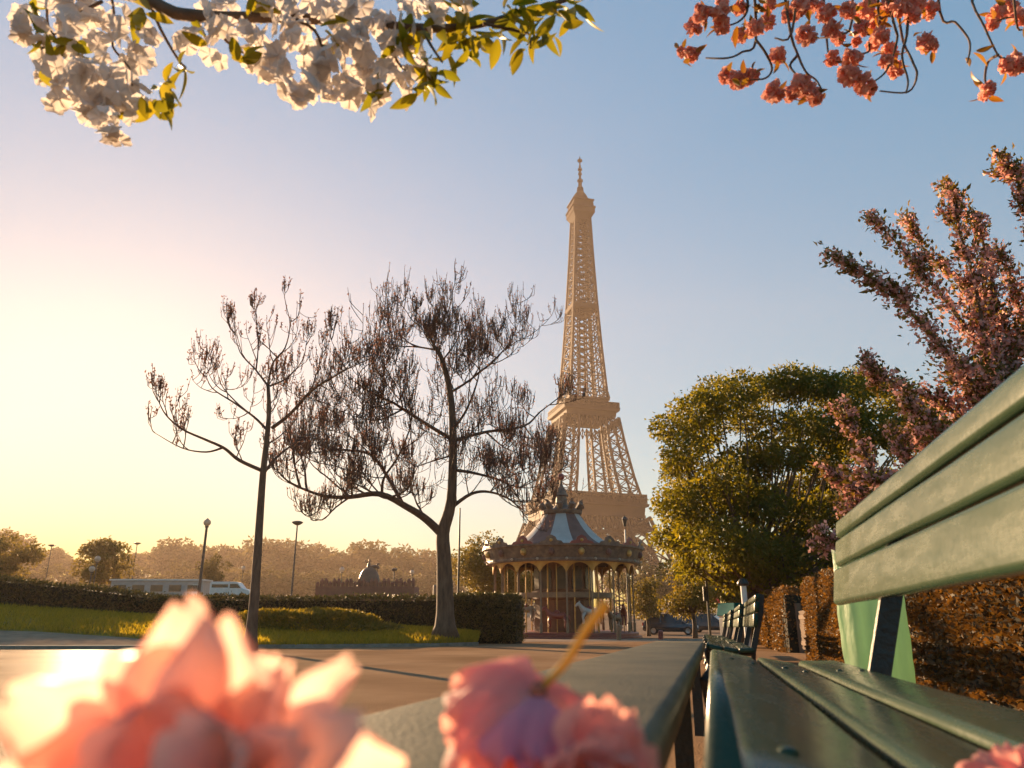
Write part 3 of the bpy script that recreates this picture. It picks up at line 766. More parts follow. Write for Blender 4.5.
# dry beech hedge along the row of benches
def rowline(a, b): p = bl(a, b, 0); p.z = -SLOPE * p.y; return p
hedge('beech_hedge', 'tall reddish brown dry hedge right behind the near green bench', [rowline(2.2, 2.2), rowline(7, 2.2), rowline(16.8, 2.15)], 1.42, .6, .052, 85000, 'dryleaf')
hedge('beech_hedge', 'far orange-lit stretch of dry hedge, beyond the shadowed gap', [rowline(21, 2.15), rowline(28, 2.1), rowline(36, 2.0)], 1.5, .7, .085, 24000, 'dryleaf')
# gate added in the gap, standing in for a shadowed recess
def gate():
    p0, p1 = rowline(16.95, 2.15), rowline(20.85, 2.15)
    t = thing('recess_gate', 'dark low wooden gate added for the shadowed recess in the brown hedge', 'gate', p0)
    d = p1 - p0
    for q in (Vector(), d):
        b = MB(); b.bar(q, q + Vector((0, 0, 1.2)), .12); b.build('post', M['bark'], t)
    for z in (.25, .85):
        b = MB(); b.bar(Vector((0, 0, z)), d + Vector((0, 0, z)), .05, .09); b.build('rail', M['bark'], t)
    b = MB()
    for k in range(1, 20):
        q = d * (k / 20); b.bar(q + Vector((0, 0, .1)), q + Vector((0, 0, 1.0)), .06, .03)
    b.build('slats', M['bark'], t)
gate()
# ------------------------------------------------------------------ benches
GZ = lambda p: -SLOPE * p.y          # ground under a bench
def slat_profile(b0, c0, b1, c1, th, front=False):
    """cross-section of a plank from (b0,c0) to (b1,c1) on its top face, rounded edges"""
    p, q = Vector((b0, c0)), Vector((b1, c1)); d = (q - p).normalized(); n = Vector((-d.y, d.x))
    r = th * .42; out = []
    def arc(cx, a0, a1, k=5):
        for i in range(k + 1):
            a = a0 + (a1 - a0) * i / k
            out.append(cx + d * math.cos(a) * r + n * math.sin(a) * r)
    arc(q - d * r - n * r, math.pi / 2, 0); arc(q - d * r - n * (th - r), 0, -math.pi / 2)
    arc(p + d * r - n * (th - r), -math.pi / 2, -math.pi); arc(p + d * r - n * r, math.pi, math.pi / 2)
    return out
def plank(mb, prof, a0, a1, sag=0.0, step=.3):
    n = len(prof); rows = []
    k = max(2, int((a1 - a0) / step)); r_ = random.Random(int(prof[0].x * 1000))
    for i in range(k + 1):
        a = a0 + (a1 - a0) * i / k; j = r_.gauss(0, .0006)
        rows.append([Vector((a, p.x, p.y + j)) for p in prof])
    o = len(mb.v)
    for r in rows: mb.v += [tuple(p) for p in r]
    for i in range(k):
        for m in range(n):
            m2 = (m + 1) % n
            mb.f.append((o + i * n + m, o + i * n + m2, o + (i + 1) * n + m2, o + (i + 1) * n + m)); mb.m.append(0)
    mb.f.append(tuple(o + m for m in reversed(range(n)))); mb.m.append(0)
    mb.f.append(tuple(o + k * n + m for m in range(n))); mb.m.append(0)
BMAT = Matrix(((DU.x, DR.x, DW.x, 0), (DU.y, DR.y, DW.y, 0), (DU.z, DR.z, DW.z, 0), (0, 0, 0, 1)))
def bench_empty(name, label, a, b, c, group=None):
    t = thing(name, label, 'bench', (0, 0, 0), 0, group)
    t.matrix_world = Matrix.Translation(bl(a, b, c)) @ BMAT
    return t
SEATC = -.10
def make_bench(label):
    """origin: near end, under the front of the seat, at ground height; x along, y to the back, z up"""
    L_ = 2.65; zb = .535              # camera level above the ground at the bench
    t = bench_empty('park_bench', label, .25, 0, -zb, 'green slatted benches in a row')
    Z = lambda c: c + zb
    for (b0, c0, b1, c1, th) in ((.006, -.0745, .136, -.1035, .036), (.146, -.0985, .269, -.119, .034), (.280, -.110, .41, -.107, .034)):
        m = MB(); plank(m, slat_profile(b0, Z(c0), b1, Z(c1), th), 0, L_); so = m.build('seat_slat', M['green_paint'], t, smooth=True)
        for a in (.35, 2.0):
            for f in (.3, .72):
                m = MB(); m.ball((a, b0 + (b1 - b0) * f, Z(c0 + (c1 - c0) * f) + .0005), (.008, .008, .004), 10, 6); m.build('bolt', M['green_paint'], so, smooth=True)
    m = MB(); m.tube([(0, .003, Z(-.0905)), (L_, .003, Z(-.0905))], .0155, 12); m.build('front_roll', M['green_paint'], t, smooth=True)
    for (b0, c0, b1, c1) in ((.452, .072, .468, .194), (.474, .202, .486, .295), (.489, .303, .495, .364)):
        m = MB(); pr = slat_profile(b1, Z(c1), b0, Z(c0), .034); pr = [Vector((p.x, p.y)) for p in pr]
        plank(m, pr, 0, L_); so = m.build('back_slat', M['green_paint'], t, smooth=True)
        for a in (.35, 2.0):
            m = MB(); m.ball((a, (b0 + b1) / 2 - .0005, Z((c0 + c1) / 2)), (.009, .004, .009), 10, 6); m.build('bolt', M['green_paint'], so, smooth=True)
    for a in (.35, 2.0):
        m = MB()
        # seat bearer, front leg, rear leg that runs up behind the back slats
        m.tube([(a, .0, Z(-.13)), (a, .14, Z(-.160)), (a, .28, Z(-.168)), (a, .43, Z(-.16))], .02, 8)
        m.tube([(a, .0, Z(-.11)), (a, -.022, Z(-.14)), (a, -.015, Z(-.20)), (a, .03, Z(-.32)), (a, .0, Z(-.45)), (a, -.03, Z(-.532))], [.018, .022, .02, .018, .02, .028], 8)
        m.tube([(a, .48, Z(-.532)), (a, .45, Z(-.40)), (a, .40, Z(-.25)), (a, .415, Z(-.13))], [.028, .02, .02, .022], 8)
        m.bar((a, .405, Z(-.15)), (a, .505, Z(.20)), .052, .026, up=Vector((1, 0, 0))); m.bar((a, .505, Z(.19)), (a, .53, Z(.37)), .05, .024, up=Vector((1, 0, 0)))
        m.tube([(a, .0, Z(-.40)), (a, .22, Z(-.36)), (a, .44, Z(-.40))], .012, 6)
        m.build('support', M['black_iron'], t, smooth=False)
    m = MB(); m.bar((.35, .03, Z(-.34)), (2.0, .03, Z(-.34)), .012, .035); m.build('stretcher', M['black_iron'], t)
    return t
bench = make_bench('nearest green painted park bench, its seat and tilted back slats filling the right foreground')
for a, lab in ((7.3, 'second green bench in the row, just beyond the foreground one'), (10.4, 'third green bench in the row, partly behind the second'),
               (13.8, 'fourth green bench in the row, further along the brown hedge'), (17.4, 'furthest green bench in the row, small beside the orange hedge')):
    d = dup(bench, label=lab)
    p = bl(a, -.05 - .012 * (a - 7), 0); p.z = GZ(p)
    d.matrix_world = Matrix.Translation(p) @ BMAT
# long backless plank bench in front
def plank_bench():
    L_ = 5.0; c0 = -.085
    t = bench_empty('plank_bench', 'long backless bench with one wide weathered olive plank, under the fallen blossoms', -.12, 0, -.545)
    Z = lambda c: c + .545
    m = MB(); plank(m, slat_profile(-.355, Z(c0), -.048, Z(c0), .05), 0, L_, step=.2); m.build('seat_plank', M['green_paint_old'], t, smooth=True)
    for a in (.6, 2.45, 4.4):
        m = MB(); m.bar((a, -.30, Z(-.53)), (a, -.30, Z(-.15)), .05, .05); m.build('leg', M['black_iron'], t)
        m = MB(); m.bar((a, -.10, Z(-.53)), (a, -.10, Z(-.15)), .05, .05); m.build('leg', M['black_iron'], t)
        m = MB(); m.bar((a, -.34, Z(-.15)), (a, -.062, Z(-.15)), .06, .03); m.build('bearer', M['black_iron'], t)
    return t
plank_bench()

# ------------------------------------------------------------------ close blossoms
def petal(mb, org, d, up, Ln, Wd, cup, curl, ruf, rnd, nu=7, nv=6):
    """one petal: starts at org, runs along d, faces up"""
    d = Vector(d).normalized(); up = Vector(up); s = d.cross(up).normalized(); up = s.cross(d)
    o = len(mb.v); ph = rnd.uniform(0, 6.28); ph2 = rnd.uniform(0, 6.28)
    for i in range(nu + 1):
        u = i / nu
        w_ = Wd * .5 * (.12 + .88 * min(1, u / .6) ** .8) * (math.sqrt(max(0, 1 - ((u - .6) / .47) ** 2)) if u > .6 else 1)
        for j in range(nv + 1):
            v = j / nv * 2 - 1
            notch = -.10 * math.exp(-(v / .22) ** 2) * sm((u - .6) / .4)
            uu = u * (1 - .22 * abs(v) ** 2.5 * u) + notch
            h = cup * v * v * w_ * 2 + curl * Ln * (u * u) + ruf * Ln * u ** 2.6 * (math.sin(v * 5 + ph) * .5 + math.sin(v * 9 + ph2 + u * 4) * .35)
            mb.v.append(tuple(Vector(org) + d * (uu * Ln) + s * (v * w_) + up * h))
    for i in range(nu):
        for j in range(nv):
            a = o + i * (nv + 1) + j
            mb.f.append((a, a + 1, a + nv + 2, a + nv + 1)); mb.m.append(0)
def open_blossom():
    Y0 = .215; org = at(222, 806, Y0); rnd = random.Random(12)
    t = thing('cherry_blossom', 'large blurred pink blossom with upright petals close at the lower left', 'flower', org)
    px = Y0 / F
    for tx, ty, dep, wd, curl, mt in ((180, 612, .0, 96, -.05, 0), (222, 624, -.01, 84, .08, 0), (112, 690, .012, 118, .12, 0), (150, 715, -.02, 130, -.1, 0), (34, 722, .0, 80, .25, 0), (78, 765, -.02, 120, .1, 0), (10, 795, -.012, 100, .1, 0),
                                      (268, 668, .015, 50, .1, 0), (288, 676, .01, 34, .25, 0), (262, 690, -.012, 66, .0, 0), (360, 690, .008, 44, .35, 0), (382, 728, -.01, 56, .3, 0), (320, 735, -.02, 60, .15, 0), (395, 775, .01, 80, .0, 0), (250, 745, -.03, 70, .05, 0), (180, 740, -.032, 90, -.1, 0), (318, 700, .02, 40, .2, 0)):
        e = at(tx, ty, Y0 + dep) - org; m = MB()
        up = Vector((rnd.gauss(0, .25), -1, .35))
        petal(m, e * .06, e, up, e.length * 1.05, wd * px * 1.25, rnd.uniform(.12, .4), curl, .05, rnd, 9, 8)
        m.build('petal', M['shaded_petal' if mt else 'pink_petal'], t, smooth=True)
    for k in range(12):                                            # the outer petals rest on the plank
        a = 2 * math.pi * k / 12; m = MB(); e = Vector((math.cos(a) * .055, math.sin(a) * .04, -.018 - .01 * (k % 2)))
        petal(m, e * .06, e, (0, 0, 1), .062, .042, .25, -.1, .05, rnd); m.build('petal', M['pink_petal'], t, smooth=True)
    c = MB(); c.lathe([(.002, -.032), (.006, -.02), (.008, -.006), (.005, .004), (.002, .006)], 10); c.build('calyx', M['calyx'], t, smooth=True)
    b = MB()
    for k in range(12):
        e = at(rnd.uniform(195, 270), rnd.uniform(735, 770), Y0 - .012) - org; b.tube([Vector(), e * .5, e], .0004, 4); b.ball(e, .001, 6, 4)
    b.build('stamens', M['stem'], t)
open_blossom()
# middle: two blooms lying face down, one with its yellow stalk standing up
def fallen_blossom(name, label, x, y, dist, petals, seed, stem_to=None):
    """petals: (tip column, tip row, depth offset, width in picture units, arch, painted as shaded)"""
    rnd = random.Random(seed); org = at(x, y, dist); px = dist / F
    t = thing(name, label, 'flower', org)
    for tx, ty, dep, wd, arch, mv in petals:
        e = at(tx, ty, dist + dep) - org; m = MB()
        up = Vector((0, -.75, .65)); d0 = e.normalized()
        # rises first, then falls to its tip
        petal(m, e * .04, (d0 + up * arch * .9), up, e.length * 1.12, wd * px, -rnd.uniform(.1, .3), -arch * .95, .15, rnd, 10, 10)
        m.build('petal', M['shaded_petal' if mv else 'rose_petal'], t, smooth=True)
    m = MB(); s = px * 16; m.lathe([(.3 * s, -.4 * s), (.55 * s, -.1 * s), (.4 * s, .35 * s), (.16 * s, .6 * s)], 10); m.build('calyx', M['calyx'], t, smooth=True)
    if stem_to:
        e = at(*stem_to) - org; m = MB()
        m.tube([Vector((0, 0, 0)), e * .35 + Vector((.001, 0, -.0015)), e * .7, e * .97, e], [.0017, .0018, .002, .0025, .0022], 8); m.build('stalk', M['stem'], t, smooth=True)
    return t
fallen_blossom('cherry_blossom', 'fallen pink blossom lying face down with its yellow stalk in the air', 538, 692, .33,
    [(466, 690, .02, 92, .55, 0), (462, 722, .0, 92, .5, 0), (484, 676, .03, 80, .5, 0), (512, 676, .04, 66, .4, 0), (478, 748, -.012, 86, .5, 0), (520, 752, -.028, 84, .3, 1), (548, 752, -.03, 66, .25, 1),
     (578, 700, .02, 44, .4, 0), (588, 712, .01, 44, .35, 0), (562, 686, .03, 40, .35, 0), (540, 800, -.03, 110, .4, 0), (484, 795, -.02, 110, .45, 0)], 5, stem_to=(606, 604, .345))
def cup_blossom(label, x, y, dist, petals, seed):
    """a bloom whose petals stand up out of its calyx"""
    org = at(x, y, dist); rnd = random.Random(seed); px = dist / F
    t = thing('cherry_blossom', label, 'flower', org)
    for tx, ty, dep, wd, curl in petals:
        e = at(tx, ty, dist + dep) - org; m = MB()
        petal(m, e * .05, e, Vector((rnd.gauss(0, .3), -1, .3)), e.length * 1.05, wd * px * 1.2, rnd.uniform(.1, .45), curl, .1, rnd, 10, 9)
        m.build('petal', M['rose_petal'], t, smooth=True)
    m = MB(); s = px * 16; m.lathe([(.1 * s, -.9 * s), (.5 * s, -.5 * s), (.55 * s, .1 * s), (.2 * s, .4 * s)], 10); m.build('calyx', M['calyx'], t, smooth=True)
cup_blossom('smaller fallen pink blossom touching the one with the yellow stalk', 588, 812, .30,
    [(560, 722, .01, 60, -.1), (596, 706, .015, 70, .1), (628, 716, .005, 64, .2), (646, 745, .0, 70, .15), (548, 752, -.01, 66, .2), (612, 738, -.015, 66, -.05), (578, 742, -.02, 70, .05), (636, 778, -.02, 70, .2), (535, 785, -.01, 70, .2), (600, 770, -.03, 70, .1), (650, 800, 0, 70, .2), (520, 815, 0, 70, .2)], 9)
fallen_blossom('cherry_blossom', 'pink blossom lying on the seat of the near green bench, cut by the corner', 1022, 782, .52,
    [(982, 756, .02, 36, .35, 0), (1004, 748, .02, 34, .3, 0), (975, 775, -.01, 44, .4, 0), (1030, 750, .02, 40, .3, 0), (1055, 765, .0, 44, .4, 0), (1000, 800, -.02, 50, .4, 1), (1040, 805, -.02, 50, .4, 0), (980, 800, 0, 46, .4, 0), (1062, 790, 0, 46, .4, 0)], 15)
# ------------------------------------------------------------------ rubbish bag behind the bench
def rubbish():
    base = bl(4.4, .82, 0); base.z = GZ(base)
    t = thing('bag_holder', 'pale green translucent rubbish bag hung on a post behind the near bench', 'litter bin', base)
    zt = CAMZ + .30 - base.z
    m = MB(); m.tube([(0, .17, -.1), (0, .17, zt + .03)], .02, 8); m.build('post', M['post'], t)
    m = MB(); rp = [(.148 * math.cos(a), .14 * math.sin(a), zt) for a in np.linspace(0, 2 * math.pi, 25)]; m.tube(rp, .009, 6); m.build('ring', M['post'], t)
    b = MB(); n = 40; rnd = random.Random(4); rows = 16
    for i in range(rows + 1):
        f = i / rows; z = zt + .012 - f * .86
        for k in range(n):
            a = 2 * math.pi * k / n
            r = (1 - .05 * f + .05 * math.sin(math.pi * f)) * (1 + .055 * math.sin(a * 7 + f * 2) + .035 * math.sin(a * 13 + f * 5) + .012 * math.sin(f * 31 + a * 3))
            if f > .93: r *= 1 - (f - .93) * 8
            b.v.append((.154 * r * math.cos(a), .146 * r * math.sin(a), z + .01 * math.sin(a * 9) * (f < .05)))
    b.f = [(i * n + k, i * n + (k + 1) % n, (i + 1) * n + (k + 1) % n, (i + 1) * n + k) for i in range(rows) for k in range(n)]
    b.f.append(tuple(rows * n + k for k in range(n))); b.m = [0] * len(b.f)
    b.build('bag', M['bag'], t, smooth=True)
rubbish()
# ------------------------------------------------------------------ carousel
def carousel():
    Y = 50.0; base = at(564, 637, Y); base.z = G(base.x, Y)
    t = thing('carousel', 'old fashioned merry-go-round with a concave striped tent roof and gilt posts', 'carousel', base, R(9))
    t.scale = (1, 1, .93)
    m = MB(); m.lathe([(0, .42), (4.65, .42), (4.75, .36), (4.75, .18), (4.95, .16), (4.95, -.1)], 32); m.build('platform', M['redwood'], t)
    m = MB(); m.lathe([(1.9, .42), (1.9, 5.2)], 12); m.lathe([(1.96, 2.5), (2.06, 2.55), (2.06, 3.05), (1.96, 3.1)], 12); d = m.build('drum', M['drum'], t)
    for k in range(12):
        a = 2 * math.pi * (k + .5) / 12; c, s_ = math.cos(a), math.sin(a); r = 1.86
        o, x = Vector((c * r, s_ * r, 0)), Vector((-s_, c, 0))
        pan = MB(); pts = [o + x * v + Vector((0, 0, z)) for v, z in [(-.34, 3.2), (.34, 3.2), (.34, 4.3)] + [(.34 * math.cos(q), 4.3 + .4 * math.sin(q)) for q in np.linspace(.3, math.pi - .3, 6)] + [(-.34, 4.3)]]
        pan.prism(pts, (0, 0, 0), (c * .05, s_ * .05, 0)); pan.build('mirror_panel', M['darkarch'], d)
    # upper gallery ring and lower rail between the posts
    m = MB(); m.lathe([(3.1, 2.62), (3.2, 2.62), (3.2, 2.95), (3.1, 2.95)], 32); m.build('gallery_ring', M['cream'], t)
    for k in range(12):
        a = 2 * math.pi * k / 12; m = MB(); m.tube([(3.15 * math.cos(a), 3.15 * math.sin(a), .42), (3.15 * math.cos(a), 3.15 * math.sin(a), 5.0)], .05, 6); m.build('inner_post', M['gold'], t)
    for k in range(18):
        a = 2 * math.pi * k / 18; c, s_ = 4.5 * math.cos(a), 4.5 * math.sin(a)
        m = MB(); m.tube([(c, s_, .4), (c, s_, 1.0), (c, s_, 1.05), (c, s_, 4.2), (c, s_, 4.8)], [.09, .09, .055, .055, .1], 8); m.build('post', M['cream'], t)
    # arched valance between the posts
    m = MB()
    for k in range(18):
        a0, a1 = 2 * math.pi * k / 18, 2 * math.pi * (k + 1) / 18; N = 8
        top, low = [], []
        for i in range(N + 1):
            f = i / N; a = a0 + (a1 - a0) * f
            z = 4.15 + .62 * math.sin(math.pi * f) ** .6
            low.append(Vector((4.62 * math.cos(a), 4.62 * math.sin(a), z))); top.append(Vector((4.66 * math.cos(a), 4.66 * math.sin(a), 4.92)))
        o = len(m.v); m.v += [tuple(p) for p in low + top]
        for i in range(N): m.f.append((o + i, o + i + 1, o + N + 2 + i, o + N + 1 + i)); m.m.append(0)
    v = m.build('valance', M['gold'], t); s = v.modifiers.new('thickness', 'SOLIDIFY'); s.thickness = .06
    m = MB(); m.lathe([(4.5, 4.85), (5.0, 4.85), (5.02, 4.95), (5.0, 5.05), (5.18, 5.75), (5.3, 5.8), (5.3, 5.92), (4.8, 5.95), (4.6, 5.85)], 36); bd = m.build('rounding_board', M['board'], t)
    for k in range(18):
        a = 2 * math.pi * (k + .5) / 18; c, s_ = math.cos(a), math.sin(a)
        m = MB(); m.ball((5.13 * c, 5.13 * s_, 5.42), (.2, .2, .24), 8, 5); m.build('medallion', M['gold' if k % 2 else 'roof_mauve'], bd)
        x_ = Vector((-s_, c, 0)); o_ = Vector((5.2 * c, 5.2 * s_, 5.9)); m = MB()
        m.prism([o_ + x_ * p + Vector((0, 0, q)) for p, q in ((-.75, 0), (.75, 0), (.62, .16), (.36, .2), (.26, .42), (0, .56), (-.26, .42), (-.36, .2), (-.62, .16))], (0, 0, 0), (.07 * c, .07 * s_, 0)); cr_ = m.build('crest', M['redwood' if k % 2 else 'board'], bd)
        m = MB(); m.ball(o_ + Vector((.08 * c, .08 * s_, .22)), (.11, .11, .11), 8, 5); m.build('boss', M['gold'], cr_)
        a2 = a + math.pi / 18; m = MB(); m.ball((5.08 * math.cos(a2), 5.08 * math.sin(a2), 4.98), .09, 8, 5); m.build('bulb', M['globe'], bd)
    # striped concave tent roof
    m = MB(); prof = []
    for i in range(11):
        f = i / 10; prof.append((4.75 - 3.55 * f ** .8, 5.9 + 2.5 * f ** 1.9))
    m.lathe(prof, 60, alt=lambda k: (k // 5) % 2); m.build('roof', [M['roof_white'], M['roof_mauve']], t, smooth=False)
    m = MB(); m.lathe([(1.1, 8.35), (1.35, 8.4), (1.4, 8.62), (1.2, 8.7), (1.0, 8.72)], 20); m.build('roof_collar', M['board'], t)
    for k in range(10):
        a = 2 * math.pi * k / 10; m = MB(); p = Vector((1.15 * math.cos(a), 1.15 * math.sin(a), 8.7)); m.tube([p, p + Vector((p.x * .22, p.y * .22, .35)), p + Vector((p.x * .15, p.y * .15, .5)), p + Vector((p.x * .3, p.y * .3, .65))], [.2, .22, .12, .04], 6); m.build('collar_ornament', M['board'], t)
    m = MB(); m.lathe([(.85, 8.65), (.6, 8.85), (.42, 9.1), (.36, 9.7), (.46, 9.75), (.3, 10.1), (.1, 10.6), (.07, 11.0)], 14); m.build('lantern_turret', M['board'], t)
    m = MB(); m.ball((0, 0, 11.15), .26, 10, 7); m.build('finial_ball', M['redwood'], t)
    # horses on poles
    def horse(matn):
        b = MB()
        b.tube([(-.52, 0, .78), (-.42, 0, .86), (-.1, 0, .82), (.25, 0, .86), (.45, 0, .95), (.62, 0, 1.18), (.72, 0, 1.34)], [.1, .2, .2, .21, .19, .12, .09], 10)
        b.tube([(.66, 0, 1.36), (.78, 0, 1.3), (.95, 0, 1.16)], [.1, .1, .06], 8)
        for x, y, dx in ((.38, .1, .26), (.38, -.1, .12), (-.42, .1, -.2), (-.42, -.1, -.08)):
            b.tube([(x, y, .8), (x + dx * .5, y, .48), (x + dx * .2, y, .22), (x + dx * .5, y, .1)], [.1, .06, .045, .05], 7)
        b.tube([(-.55, 0, .9), (-.7, 0, .82), (-.78, 0, .55)], [.04, .06, .02], 6)
        for y in (.05, -.05): b.tube([(.68, y, 1.42), (.68, y, 1.52)], [.03, .005], 5)
        return b
    for k in range(12):
        a = 2 * math.pi * k / 12 + .2; r = 3.85
        h = horse(0).build('horse', M[('horse_white', 'cream', 'redwood')[k % 3]], t, smooth=True)
        h.location = (r * math.cos(a), r * math.sin(a), .5 + (k * 7 % 5) * .13); h.rotation_euler = (0, 0, a - math.pi / 2)
        p = MB(); p.tube([(0, 0, -.2 - (k * 7 % 5) * .13 + .1), (0, 0, 4.2 - (k * 7 % 5) * .13)], .03, 6); p.build('pole', M['gold'], h)
        s = MB(); s.tube([(-.14, 0, 1.02), (0, 0, 1.06), (.14, 0, 1.05)], [.1, .16, .1], 8); s.build('saddle', M['redwood'], h)
    return t
carousel()

# ------------------------------------------------------------------ lamps and posts
def place(x, y, Y): 
    p = at(x, y, Y); p.z = G(p.x, p.y); return p
def ztop(y, Y, base, x=512): return at(x, y, Y).z - base.z
def globe_lamp(label, x, ytop, Y, gr, pole_r, group=None, yb=600):
    b = place(x, yb, Y); h = ztop(ytop, Y, b, x)
    t = thing('street_lamp', label, 'street lamp', b, 0, group)
    m = MB(); m.lathe([(.16, -.1), (.16, .35), (.1, .45), (.085, .9), (pole_r, 1.0), (pole_r * .75, h - 2.4 * gr), (.03 + pole_r, h - 2.3 * gr)], 10); m.build('post', M['post'], t)
    m = MB(); m.ball((0, 0, h - gr), gr, 12, 8); m.build('globe', M['globe'], t, smooth=True)
    m = MB(); m.lathe([(gr * .5, h - 1.95 * gr), (gr * .55, h - 2.3 * gr)], 10); m.lathe([(gr * .62, h - .25 * gr), (gr * .3, h + .02 * gr), (.01, h + .25 * gr)], 10); m.build('cap', M['post'], t)
    return t
def disc_lamp(label, x, ytop, Y, r, pole_r, group=None, yb=600):
    b = place(x, yb, Y); h = ztop(ytop, Y, b, x)
    t = thing('street_lamp', label, 'street lamp', b, 0, group)
    m = MB(); m.lathe([(.14, -.1), (.14, .8), (pole_r, .9), (pole_r * .7, h - .05)], 10); m.build('post', M['post'], t)
    m = MB(); m.lathe([(.01, h + .12), (r * .5, h + .1), (r, h), (r, h - .08), (r * .4, h - .3), (.06, h - .34)], 14); m.build('lamp_head', M['post'], t)
    return t
globe_lamp('tall dark lamp post with one round globe, left of the slim bare tree', 198, 519, 62, .3, .13)
disc_lamp('tall lamp post with a flat disc head, between the two bare trees', 291, 522, 75, .55, .1)
globe_lamp('short lamp with a pale globe, nearer of the close pair before the golden tree', 87, 566, 90, .34, .08)
globe_lamp('taller lamp with a pale globe just right of its shorter mate', 91, 556, 96, .36, .08)
disc_lamp('faint thin lamp mast far off at the left edge of the trees', 42, 545, 150, .7, .1)
disc_lamp('faint thin lamp mast above the long low building', 129, 543, 150, .7, .1)
globe_lamp('small pale globe lamp just left of the domed monument', 340, 567, 120, .4, .08)
globe_lamp('small pale globe lamp beyond the white van', 240, 566, 140, .4, .09)
disc_lamp('small dark lamp on a short mast to the right of the dome', 393, 569, 105, .45, .1)
globe_lamp('small globe lamp near the right end of the monument', 411, 570, 125, .36, .08)
# white lamp post in front of the tower
b = place(628, 600, 56); h = ztop(516, 56, b)
t = thing('street_lamp', 'slender white lamp post with a dark lantern rising behind the carousel eave', 'street lamp', b)
m = MB(); m.lathe([(.12, -.1), (.12, .8), (.07, .9), (.05, h - 1.0)], 10); m.build('post', M['white_metal'], t)
m = MB(); m.lathe([(.05, h - .8), (.1, h - .7), (.2, h - .3), (.23, h - .26), (.14, h - .1), (.03, h)], 10); m.build('lantern', M['post'], t)
# dark mast behind the big tree
b = place(458, 600, 45); h = ztop(508, 45, b)
t = thing('flag_mast', 'dark slim mast with a thick foot, right behind the big bare trunk', 'post', b)
m = MB(); m.lathe([(.07, 1.0), (.05, h)], 8); m.build('pole', M['post'], t)
m = MB(); m.lathe([(.2, -.2), (.2, 1.3), (.07, 1.5)], 8); m.build('foot', M['post'], t)
# signal post at the right
b = place(710, 632, 27); h = ztop(563, 27, b, 710)
t = thing('signal_post', 'thin dark post with a small black signal box, in front of the leafy tree', 'traffic signal', b)
m = MB(); m.lathe([(.05, -.1), (.045, h), (.01, h + .02)], 8); m.build('pole', M['post'], t)
zb = ztop(594, 27, b, 710)
m = MB(); m.box((-.08, -.08, zb), (.16, .14, .5)); bx = m.build('signal_box', M['black_iron'], t, bevel=.02)
m = MB(); m.lathe([(.06, 0), (.05, .02), (.0, .02)], 10); o = m.build('signal_lens', M['glass'], bx); o.location = (-.08, -.155, zb + .12); o.rotation_euler = (R(90), 0, 0)
# white bollard with black cap
b = place(748, 640, 22); h = ztop(578, 22, b, 748)
t = thing('capped_post', 'short white post with a domed black cap beside the far benches', 'post', b)
m = MB(); m.lathe([(.085, -.1), (.085, h - .2)], 12); m.build('shaft', M['white_metal'], t)
m = MB(); m.lathe([(.09, h - .22), (.17, h - .2), (.17, h - .13), (.1, h - .03), (.0, h)], 12); m.build('cap', M['black_iron'], t, smooth=True)
# teal covered cart
b = place(736, 634, 26)
t = thing('covered_cart', 'small cart under a bright teal cover beyond the benches', 'cart', b, R(20))
zc0, zc1 = ztop(616, 26, b), ztop(603, 26, b)
m = MB(); m.box((0, 0, zc0 * .62), (.62, .9, zc0 * .62)); m.build('box', M['greyp'], t, bevel=.02)
m = MB(); m.add([(-.36, -.52, zc0), (.36, -.52, zc0), (.36, .52, zc0), (-.36, .52, zc0), (-.3, -.46, zc1), (.3, -.46, zc1), (.3, .46, zc1), (-.3, .46, zc1)], [(4, 5, 6, 7), (0, 1, 5, 4), (1, 2, 6, 5), (2, 3, 7, 6), (3, 0, 4, 7), (3, 2, 1, 0)]); m.build('cover', M['teal'], t, bevel=.03)
for sx in (-.34, .34):
    for sy in (-.3, .3):
        m = MB(); m.lathe([(.16, -.03), (.16, .03), (.05, .03)], 12); o = m.build('wheel', M['rubber'], t); o.location = (sx, sy, .16); o.rotation_euler = (0, R(90), 0)
# pink banner
b = place(716, 618, 60)
t = thing('hanging_banner', 'pink-red banner on a pole under the leafy tree', 'banner', b)
zt, zb_ = ztop(584, 60, b), ztop(603, 60, b)
m = MB(); m.tube([(-.55, 0, -.1), (-.55, 0, zt + .2)], .05, 8); m.build('pole', M['post'], t)
m = MB(); m.box((-.03, 0, (zt + zb_) / 2), (.94, .03, zt - zb_)); m.build('cloth', M['pinkban'], t)
# low posts in front of the carousel
def bollard(label, x, yb, yt, Y, matn, r=.1):
    b = place(x, yb, Y); h = ztop(yt, Y, b, x)
    t = thing('bollard', label, 'bollard', b)
    m = MB(); m.lathe([(r, -.1), (r, h - .08)], 10); m.build('shaft', M[matn], t)
    m = MB(); m.lathe([(r, h - .08), (r * .7, h - .02), (.0, h)], 10); m.build('cap', M[matn], t)
bollard('pale bollard in front of the right side of the carousel', 619, 641, 624, 40, 'cream', .12)
bollard('small dull red bollard before the parked dark car', 661, 640, 630, 42, 'redwood', .14)
bollard('pale slim post standing between the monument and the big trunk', 435, 600, 585, 60, 'cream', .18)
for i, (x, lab) in enumerate(((670, 'dark thin post left of three beyond the parked cars'), (676, 'middle dark thin post of three beyond the parked cars'), (683, 'dark thin post right of three beyond the parked cars'))):
    bollard(lab, x, 612, 594 + i, 75, 'post', .1)

